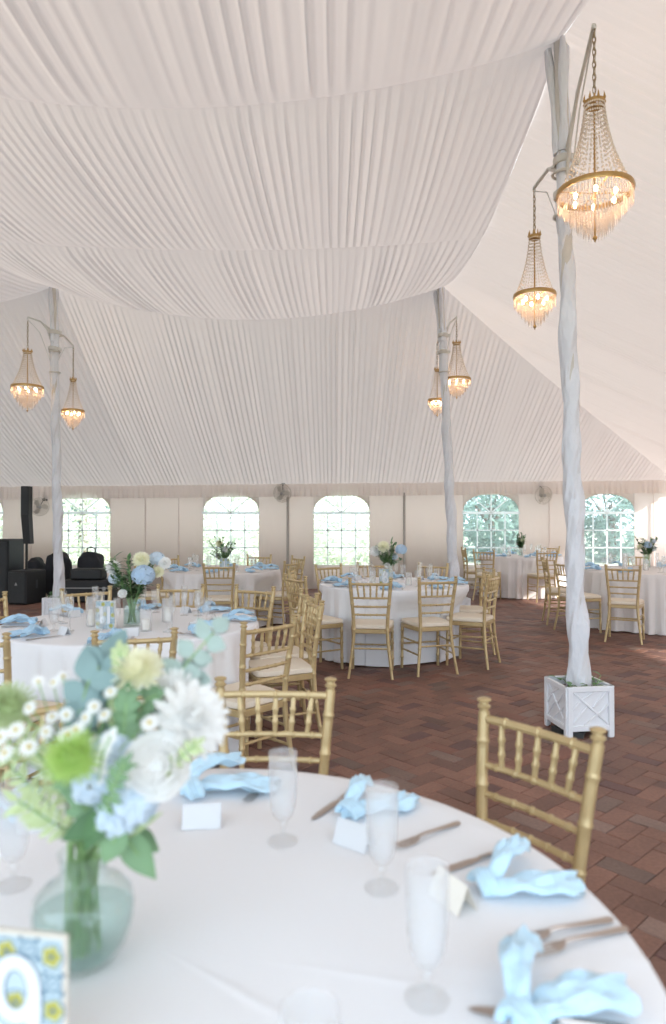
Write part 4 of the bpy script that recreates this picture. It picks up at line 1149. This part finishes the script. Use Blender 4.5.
# greenery
def sprig(name, label, pts_px, n, L, Wd, mt, seed, pair=True, up=(0, -1, .3)):
    rnd = random.Random(seed); P = [fpx(*q) for q in pts_px]; t = thing(name, label, 'greenery', P[-1], 0, FG); h = P[-1]
    b = MB(); nk_ = NECK + Vector((rnd.uniform(-.02, .02), rnd.uniform(-.02, .02), 0))
    full = [Vector((VX + rnd.uniform(-.02, .02), VY + rnd.uniform(-.02, .02), TZ + .02)), nk_] + P
    b.tube([q - h for q in full], .0017, 6); b.build('stem', 'stem', t)
    b = MB()
    for k in range(n):
        u = (k + .5) / n * (len(P) - 1); i = min(int(u), len(P) - 2); p = P[i].lerp(P[i + 1], u - i); tn = (P[i + 1] - P[i]).normalized()
        for sg in ((-1, 1) if pair else ((-1) ** k,)):
            sd = tn.cross(Vector(up)).normalized() * sg
            d = (tn * .55 + sd + Vector((rnd.gauss(0, .2), rnd.gauss(0, .2), rnd.gauss(0, .2)))).normalized()
            b.leaf(p - h, d, Vector(up), L * rnd.uniform(.8, 1.15), Wd * rnd.uniform(.8, 1.1), curl=rnd.uniform(-.3, .1))
    b.leaf(P[-1] - h, (P[-1] - P[-2]), Vector(up), L, Wd)
    b.build('leaves', mt, t)
    return t
sprig('eucalyptus_sprig', 'broad dark blue-green leaves at the top left of the bouquet', [(90, 735, 1.06), (80, 712, 1.07), (88, 684, 1.08), (104, 660, 1.1)], 5, .052, .036, 'euc', 1)
sprig('eucalyptus_sprig', 'second blue-green eucalyptus behind the creamy bloom', [(100, 740, 1.1), (96, 715, 1.11), (98, 688, 1.12), (112, 655, 1.14)], 5, .05, .034, 'euc', 12)
sprig('eucalyptus_sprig', 'pale eucalyptus sprig reaching up right of the creamy bloom', [(150, 730, 1.1), (170, 698, 1.12), (186, 664, 1.14), (214, 632, 1.16)], 6, .036, .030, 'euc_pale', 2)
sprig('eucalyptus_sprig', 'short pale eucalyptus over the large white bloom', [(160, 730, 1.12), (172, 705, 1.13), (182, 690, 1.14), (196, 668, 1.15)], 4, .036, .028, 'euc_pale', 3)
sprig('greenery_stem', 'upright pale green spire left of the creamy bloom', [(118, 735, 1.06), (119, 705, 1.07), (122, 675, 1.09), (120, 650, 1.1)], 18, .018, .010, 'leaf_pale', 4)
sprig('greenery_stem', 'green spire below the creamy bloom', [(122, 760, 1.03), (124, 735, 1.04), (126, 712, 1.05), (128, 694, 1.06)], 12, .024, .014, 'leaf', 5)
sprig('greenery_stem', 'leafy green stem behind the lime bloom', [(70, 800, 1.02), (55, 775, 1.02), (42, 755, 1.02), (25, 735, 1.03)], 12, .026, .008, 'leaf_pale', 6)
sprig('greenery_stem', 'leafy green stem at the far left of the bouquet', [(60, 810, 1.04), (35, 790, 1.05), (12, 765, 1.06), (-8, 735, 1.08)], 12, .028, .008, 'leaf_pale', 7)
sprig('greenery_stem', 'low leafy green stem drooping left over the vase', [(72, 830, 1.02), (55, 822, 1.0), (40, 812, .99), (20, 800, .98)], 9, .028, .009, 'leaf_pale', 8)
sprig('greenery_stem', 'green stem in the heart of the bouquet', [(90, 820, 1.02), (84, 800, 1.0), (80, 785, .99), (72, 775, .98)], 8, .03, .016, 'leaf', 9)
sprig('filler_spray', 'small white-tipped filler spray between lime bloom and blue clusters', [(92, 800, 1.0), (100, 775, .98), (104, 752, .97), (112, 735, .97)], 9, .013, .010, 'petal_w', 21)
sprig('filler_spray', 'small green filler spray over the blue clusters', [(105, 815, .99), (112, 795, .96), (118, 776, .95), (126, 762, .95)], 9, .017, .007, 'leaf', 22)
sprig('greenery_stem', 'thin green stem right of the large white bloom', [(150, 780, 1.0), (172, 765, .99), (186, 752, .99), (196, 744, .99)], 6, .016, .008, 'leaf_pale', 23)
sprig('greenery_stem', 'dark green stem between creamy and white blooms', [(140, 745, 1.06), (136, 722, 1.07), (146, 700, 1.08), (158, 694, 1.08)], 8, .022, .012, 'leaf', 24)
def big_leaf(label, a, c, w, mt, seed):
    pa, pc = fpx(*a), fpx(*c); t = thing('rose_leaf', label, 'greenery', pa, 0, FG)
    b = MB(); d = pc - pa; b.leaf((0, 0, 0), d, (0, -1, .45), d.length, w, curl=-.12, seg=10, cup=.22, wave=.02); b.build('leaf_blade', mt, t)
    b = MB(); nk_ = NECK + Vector((.01 * math.cos(seed), .01 * math.sin(seed), 0)); b.tube([nk_ - pa - Vector((0, 0, .12)), nk_ - pa, (0, 0, 0), d * .5], .0015, 6); b.build('stem', 'stem', t)
big_leaf('large green leaf drooping right from the vase neck, lowest one', (122, 828, 1.0), (156, 878, .98), .040, 'leaf', 1)
big_leaf('large green leaf pointing down over the vase, left of the lowest one', (124, 822, .99), (103, 862, .97), .042, 'leaf', 2)
big_leaf('dark green leaf at the vase neck, left side', (112, 812, 1.0), (62, 838, .97), .036, 'leaf_dark', 3)
big_leaf('dark green leaf at the vase neck, middle', (108, 806, .99), (84, 850, .97), .034, 'leaf_dark', 4)
big_leaf('green leaf reaching right under the blue cluster', (120, 838, 1.0), (160, 812, .99), .012, 'leaf_pale', 5)
big_leaf('green leaf behind the neck, at the right', (128, 830, 1.04), (160, 850, 1.04), .036, 'leaf', 6)

# --- table number cards
def number_card(label, text, loc, rz, w=.13, h=.18, big=True):
    t = thing('table_number', label, 'table number', loc, rz, 'table number cards')
    b = MB(); b.box((0, 0, h / 2), (w, .008, h), None, .001); b.build('frame', 'card_frame', t)
    pf = MB(); pf.box((0, -.0046, h / 2), (w - .010, .0012, h - .010))
    rnd = random.Random(len(text) * 7 + 1)
    b1, b2, b3 = MB(), MB(), MB(); y = -.0056
    def disc(bb, cx, cz, r_, n=12, yy=y):
        bb.add([(cx + r_ * math.cos(2 * PI * k / n), yy, cz + r_ * math.sin(2 * PI * k / n)) for k in range(n)], [tuple(range(n))])
    def ring(bb, cx, cz, r_, t_, yy=y, n=20, sx=1.0):
        vs = []; fs = []
        for k in range(n):
            a = 2 * PI * k / n
            for q in (r_, r_ + t_): vs.append((cx + q * sx * math.cos(a), yy, cz + q * math.sin(a)))
        for k in range(n): j = (k + 1) % n; fs.append((2 * k, 2 * k + 1, 2 * j + 1, 2 * j))
        bb.add(vs, fs)
    s_ = w / .13
    for (cx, cz) in ((w * .36, h * .86), (-w * .10, h * .87), (w * .38, h * .50), (-w * .38, h * .66), (-w * .36, h * .2), (w * .3, h * .13), (0.0, h * .53)):
        for k in range(5):
            a = k * 2 * PI / 5; disc(b1, cx + .007 * s_ * math.cos(a), cz + .007 * s_ * math.sin(a), .006 * s_, 10)
        disc(b2, cx, cz, .003 * s_, 8, y - .0004)
        ring(b2, cx, cz, .0145 * s_, .0018 * s_)
    for (cx, cz) in ((w * .13, h * .9), (-w * .36, h * .9), (w * .38, h * .68), (w * .38, h * .3), (-w * .40, h * .42), (0, h * .08), (-w * .16, h * .12)):
        ring(b3, cx, cz, .008 * s_, .003 * s_); disc(b2, cx, cz, .003 * s_, 8)
        for k in range(4):
            a = k * PI / 2 + PI / 4; disc(b3, cx + .016 * s_ * math.cos(a), cz + .016 * s_ * math.sin(a), .0035 * s_, 8)
    for mi, bb in ((1, b1), (2, b2), (3, b3)): pf.cur = mi; pf.add(bb.v, bb.f)
    pf.build('printed_face', ['card_light', 'card_yellow', 'card_dark' if not big else 'card_blue', 'card_blue'], t, smooth=False)
    # numeral strokes (outline first, white on top)
    def strokes(bb, r_, yy):
        for ci, ch in enumerate(text):
            ox = (ci - (len(text) - 1) / 2) * w * .36
            if ch == '9':
                cx, cz, ra, rb_ = ox, h * .62, w * .19, h * .185
                pts = [(cx + ra * math.cos(a), cz + rb_ * math.sin(a)) for a in [2 * PI * k / 26 for k in range(27)]]
                tail_ = [(cx + ra * 1.0, cz), (cx + ra * 1.03, cz - rb_ * .9), (cx + ra * .8, cz - rb_ * 1.9), (cx + ra * .1, cz - rb_ * 2.35), (cx - ra * .7, cz - rb_ * 2.1)]
                paths = [pts, tail_]
            elif ch == '8':
                paths = [[(ox + w * .14 * math.cos(a), h * .66 + h * .13 * math.sin(a)) for a in [2 * PI * k / 18 for k in range(19)]], [(ox + w * .18 * math.cos(a), h * .34 + h * .17 * math.sin(a)) for a in [2 * PI * k / 18 for k in range(19)]]]
            else:
                paths = [[(ox - w * .1, h * .70), (ox, h * .8), (ox, h * .2)]]
            for pth in paths:
                closed = math.hypot(pth[0][0] - pth[-1][0], pth[0][1] - pth[-1][1]) < 1e-6; n_ = len(pth); vs = []
                for i_ in range(n_):
                    pa = pth[i_ - 1] if i_ > 0 else (pth[-2] if closed else pth[0]); pb = pth[i_ + 1] if i_ < n_ - 1 else (pth[1] if closed else pth[-1])
                    dx, dz = pb[0] - pa[0], pb[1] - pa[1]; L = math.hypot(dx, dz); nx, nz = -dz / L * r_, dx / L * r_
                    x0, z0 = pth[i_]; vs += [(x0 - nx, yy, z0 - nz), (x0 + nx, yy, z0 + nz)]
                bb.add(vs, [(2 * q, 2 * q + 2, 2 * q + 3, 2 * q + 1) for q in range(n_ - 1)]); yy -= .00012
    k_ = .0092 if big else .010
    b = MB(); strokes(b, k_ * s_ + .0018, y - .0008); b.build('numeral_outline', 'card_blue', t, smooth=False)
    b = MB(); strokes(b, k_ * s_, y - .0014); b.build('numeral', 'card', t, smooth=False)
    return t
number_card('patterned card with a white numeral 9 at the lower left', '9', (-.388, .850, TZ), R(-9))

# ------------------------------------------------------------------ far tables: bouquets, settings
def bouquet(label, x, y, parts, vase_h, vase_r, seed, spread=.16, vt='vase', H=.30):
    """one arrangement: a vase (own thing) and the bunch of cut flowers standing in it"""
    v = thing('glass_vase', label.replace('bouquet', 'vase of the bouquet'), 'vase', (x, y, TZ), 0, 'vases on the far tables')
    b = MB(); b.lathe([(0, 0), (vase_r, 0), (vase_r * 1.02, .01), (vase_r * .98, vase_h * .5), (vase_r * 1.1, vase_h), (vase_r * 1.04, vase_h), (vase_r * .93, vase_h * .5), (vase_r * .94, .012), (0, .010)], n=24); b.build('vase_body', 'vase', v)
    b = MB(); b.lathe([(0, .011), (vase_r * .9, .013), (vase_r * .9, vase_h * .6), (0, vase_h * .6)], n=20); b.build('water', 'vwater', v)
    t = thing('flower_bouquet', label, 'bouquet', (x, y, TZ), 0, 'bouquets on the far tables')
    rnd = random.Random(seed)
    b = MB(); bl = MB(); bd = MB()
    for k in range(22):
        a = rnd.uniform(0, 2 * PI); rr = spread * math.sqrt(rnd.random()); hh = vase_h + H * rnd.uniform(.35, 1.05) * (1 - .3 * rr / spread)
        p = Vector((rr * math.cos(a), rr * math.sin(a), hh))
        nk_ = Vector((vase_r * .6 * math.cos(a), vase_r * .6 * math.sin(a), vase_h)); b.tube([(vase_r * .5 * math.cos(a + 2), vase_r * .5 * math.sin(a + 2), .02), nk_, nk_.lerp(p, .5) + Vector((0, 0, .02)), p], .0022, 5)
        for q in range(15):
            s_ = nk_.lerp(p, .05 + .065 * q); tgt = bl if rnd.random() < .45 else bd
            tgt.leaf(s_, (rnd.gauss(0, 1), rnd.gauss(0, 1), .6), (0, 0, 1), rnd.uniform(.04, .07), rnd.uniform(.018, .032), curl=-.25)
    b.build('stem', 'stem', t)['kind'] = 'stuff'; bd.build('foliage', 'leaf_dark', t); bl.build('foliage', 'leaf', t)
    for (dx, dz, dy, r_, kind_, mt) in parts:
        if kind_ == 'h': b_hydrangea(r_, mt, t, 46, r_ * .36, 'bloom', (dx, dy, dz))
        else: b_mum(50, r_ * 1.1, mt, .5, (0, -1, .5), .8, 'bloom', t, (dx, dy, dz))
# (dx, z above cloth, dy, radius, kind, material)
bouquet('bouquet with blue hydrangea and creamy blooms on the left middle table', -1.31, 4.46,
        [(.10, .335, -.10, .070, 'h', 'petal_b'), (.065, .425, -.02, .052, 'm', 'petal_y'), (-.115, .375, -.02, .045, 'm', 'petal_w'), (.165, .345, .02, .036, 'm', 'petal_y'), (-.035, .215, -.09, .028, 'm', 'petal_w'), (.14, .43, .08, .05, 'h', 'petal_bw'), (-.13, .30, .05, .04, 'h', 'petal_bw'), (.2, .40, .05, .04, 'm', 'petal_w')], .17, .055, 1, .19, H=.36)
bouquet('bouquet of cream and blue flowers on the centre table', .60, 7.35,
        [(-.06, .40, -.06, .06, 'm', 'petal_y'), (-.15, .35, 0, .055, 'm', 'petal_w'), (.13, .37, -.02, .060, 'h', 'petal_b'), (-.02, .20, -.05, .03, 'm', 'petal_w'), (.06, .29, .05, .04, 'h', 'petal_bw')], .18, .045, 2, .15, H=.33)
bouquet('sparse white and green bouquet on the back left table', -1.52, 9.45,
        [(-.05, .36, -.04, .045, 'm', 'petal_y'), (.03, .28, -.05, .04, 'm', 'petal_w'), (-.08, .2, 0, .03, 'm', 'petal_w')], .12, .04, 3, .24, H=.40)
bouquet('small leafy bouquet on the back right table', 3.60, 13.1,
        [(.02, .30, -.05, .04, 'm', 'petal_y'), (-.05, .24, 0, .04, 'm', 'petal_w')], .14, .045, 4, .13, H=.34)
bouquet('bouquet with blue and white flowers on the right-hand table', 4.52, 9.85,
        [(-.02, .33, -.08, .055, 'h', 'petal_b'), (-.10, .30, 0, .04, 'm', 'petal_y'), (.07, .28, -.05, .045, 'm', 'petal_w'), (.10, .38, 0, .035, 'h', 'petal_bw')], .18, .05, 5, .18, H=.34)
number_card('patterned card with a white 11, left of the bouquet on the left middle table', '11', (-1.43, 4.30, TZ), R(-6), .13, .18, False)
number_card('patterned card with a white numeral below the centre table bouquet', '8', (.545, 7.12, TZ), R(4), .13, .18, False)
number_card('small patterned number card below the back left bouquet', '1', (-1.46, 9.20, TZ), 0, .13, .17, False)

SIDES = {0: 'right', 45: 'far right', 90: 'far', 135: 'far left', 180: 'left', 225: 'near left', 270: 'near', 315: 'near right'}
napf = napkin_mesh(3.3, 'napkin'); flute0 = make_flute(); gob2 = make_goblet(.17, 1.05, 'water_goblet', 'glass'); used = dict(n=False, f=False, g=False)
off = {1: 8, 2: -6, 3: 0, 4: 0, 5: 4}
for ti, T in ((1, T1), (2, T2), (3, T3), (4, T4), (5, T5)):
    for k in range(8):
        deg = k * 45; a = R(deg + off[ti]); sd = SIDES[deg]; x, y, r = T
        c, s_ = math.cos(a), math.sin(a)
        nx, ny = x + (r - .22) * c, y + (r - .22) * s_
        place(napf, used['n'], (nx, ny, TZ), a + .12 * math.sin(k * 5), 'pale blue knotted napkin at the %s setting of the %s' % (sd, TN[ti]), 'napkins on the ' + TN[ti], 1.25, 'napkin'); used['n'] = True
        gx, gy = x + (r - .34) * c + .10 * s_, y + (r - .34) * s_ - .10 * c
        place(gob2, used['g'], (gx, gy, TZ), 0, 'clear water goblet at the %s setting of the %s' % (sd, TN[ti]), 'goblets on the ' + TN[ti]); used['g'] = True
        fx, fy = x + (r - .40) * c + .02 * s_, y + (r - .40) * s_ - .02 * c
        place(flute0, used['f'], (fx, fy, TZ), 0, 'champagne flute at the %s setting of the %s' % (sd, TN[ti]), 'flutes on the ' + TN[ti]); used['f'] = True
        if ti in (1, 2):
            for (q, pr, nm) in ((.10, knife0, 'knife'), (-.10, fork0, 'fork')):
                ex, ey = x + (r - .05) * c - q * s_, y + (r - .05) * s_ + q * c
                place(pr, True, (ex, ey, TZ), a + PI, '%s at the %s setting of the %s' % (nm, sd, TN[ti]), nm.replace('knife', 'knive') + 's on the ' + TN[ti])
            o = make_place_card(); o.location = (x + (r - .30) * c - .08 * s_, y + (r - .30) * s_ + .08 * c, TZ); o.rotation_euler = (0, 0, a + PI / 2)
            tag(o, 'white folded place card at the %s setting of the %s' % (sd, TN[ti]), 'place card', 'place cards on the ' + TN[ti])
def cylinder_candle(label, x, y, h=.20, r_=.035):
    t = thing('cylinder_vase', label, 'candle holder', (x, y, TZ), 0, 'glass cylinder candle holders')
    b = MB(); b.lathe([(0, 0), (r_, 0), (r_, h), (r_ - .003, h), (r_ - .003, .008), (0, .008)], n=20); b.build('glass_cylinder', 'frost', t)
    b = MB(); b.lathe([(0, .009), (r_ * .62, .009), (r_ * .62, h * .55), (r_ * .4, h * .58), (0, h * .57)], n=14); cd = b.build('candle', 'wax', t)
    b = MB(); b.tube([(0, 0, h * .57), (0, 0, h * .61)], .0015, 5); b.build('wick', 'foot', cd)
for (x, y, h, lb) in [(-1.56, 4.42, .19, 'tall glass candle cylinder left of the blue hydrangea bouquet'), (-1.16, 4.24, .13, 'short glass candle cylinder right of the blue hydrangea bouquet'),
                      (-1.12, 4.62, .16, 'glass candle cylinder at the far right of the blue hydrangea bouquet'), (.42, 7.25, .15, 'glass candle cylinder left of the centre table bouquet'), (.80, 7.22, .13, 'glass candle cylinder right of the centre table bouquet'),
                      (4.10, 9.6, .22, 'tall glass candle cylinder on the right-hand table'), (4.28, 9.35, .15, 'short glass candle cylinder on the right-hand table'), (4.76, 9.5, .18, 'glass candle cylinder right of the right-hand bouquet'),
                      (3.35, 13.0, .18, 'glass candle cylinder on the back right table')]:
    cylinder_candle(lb, x, y, h)
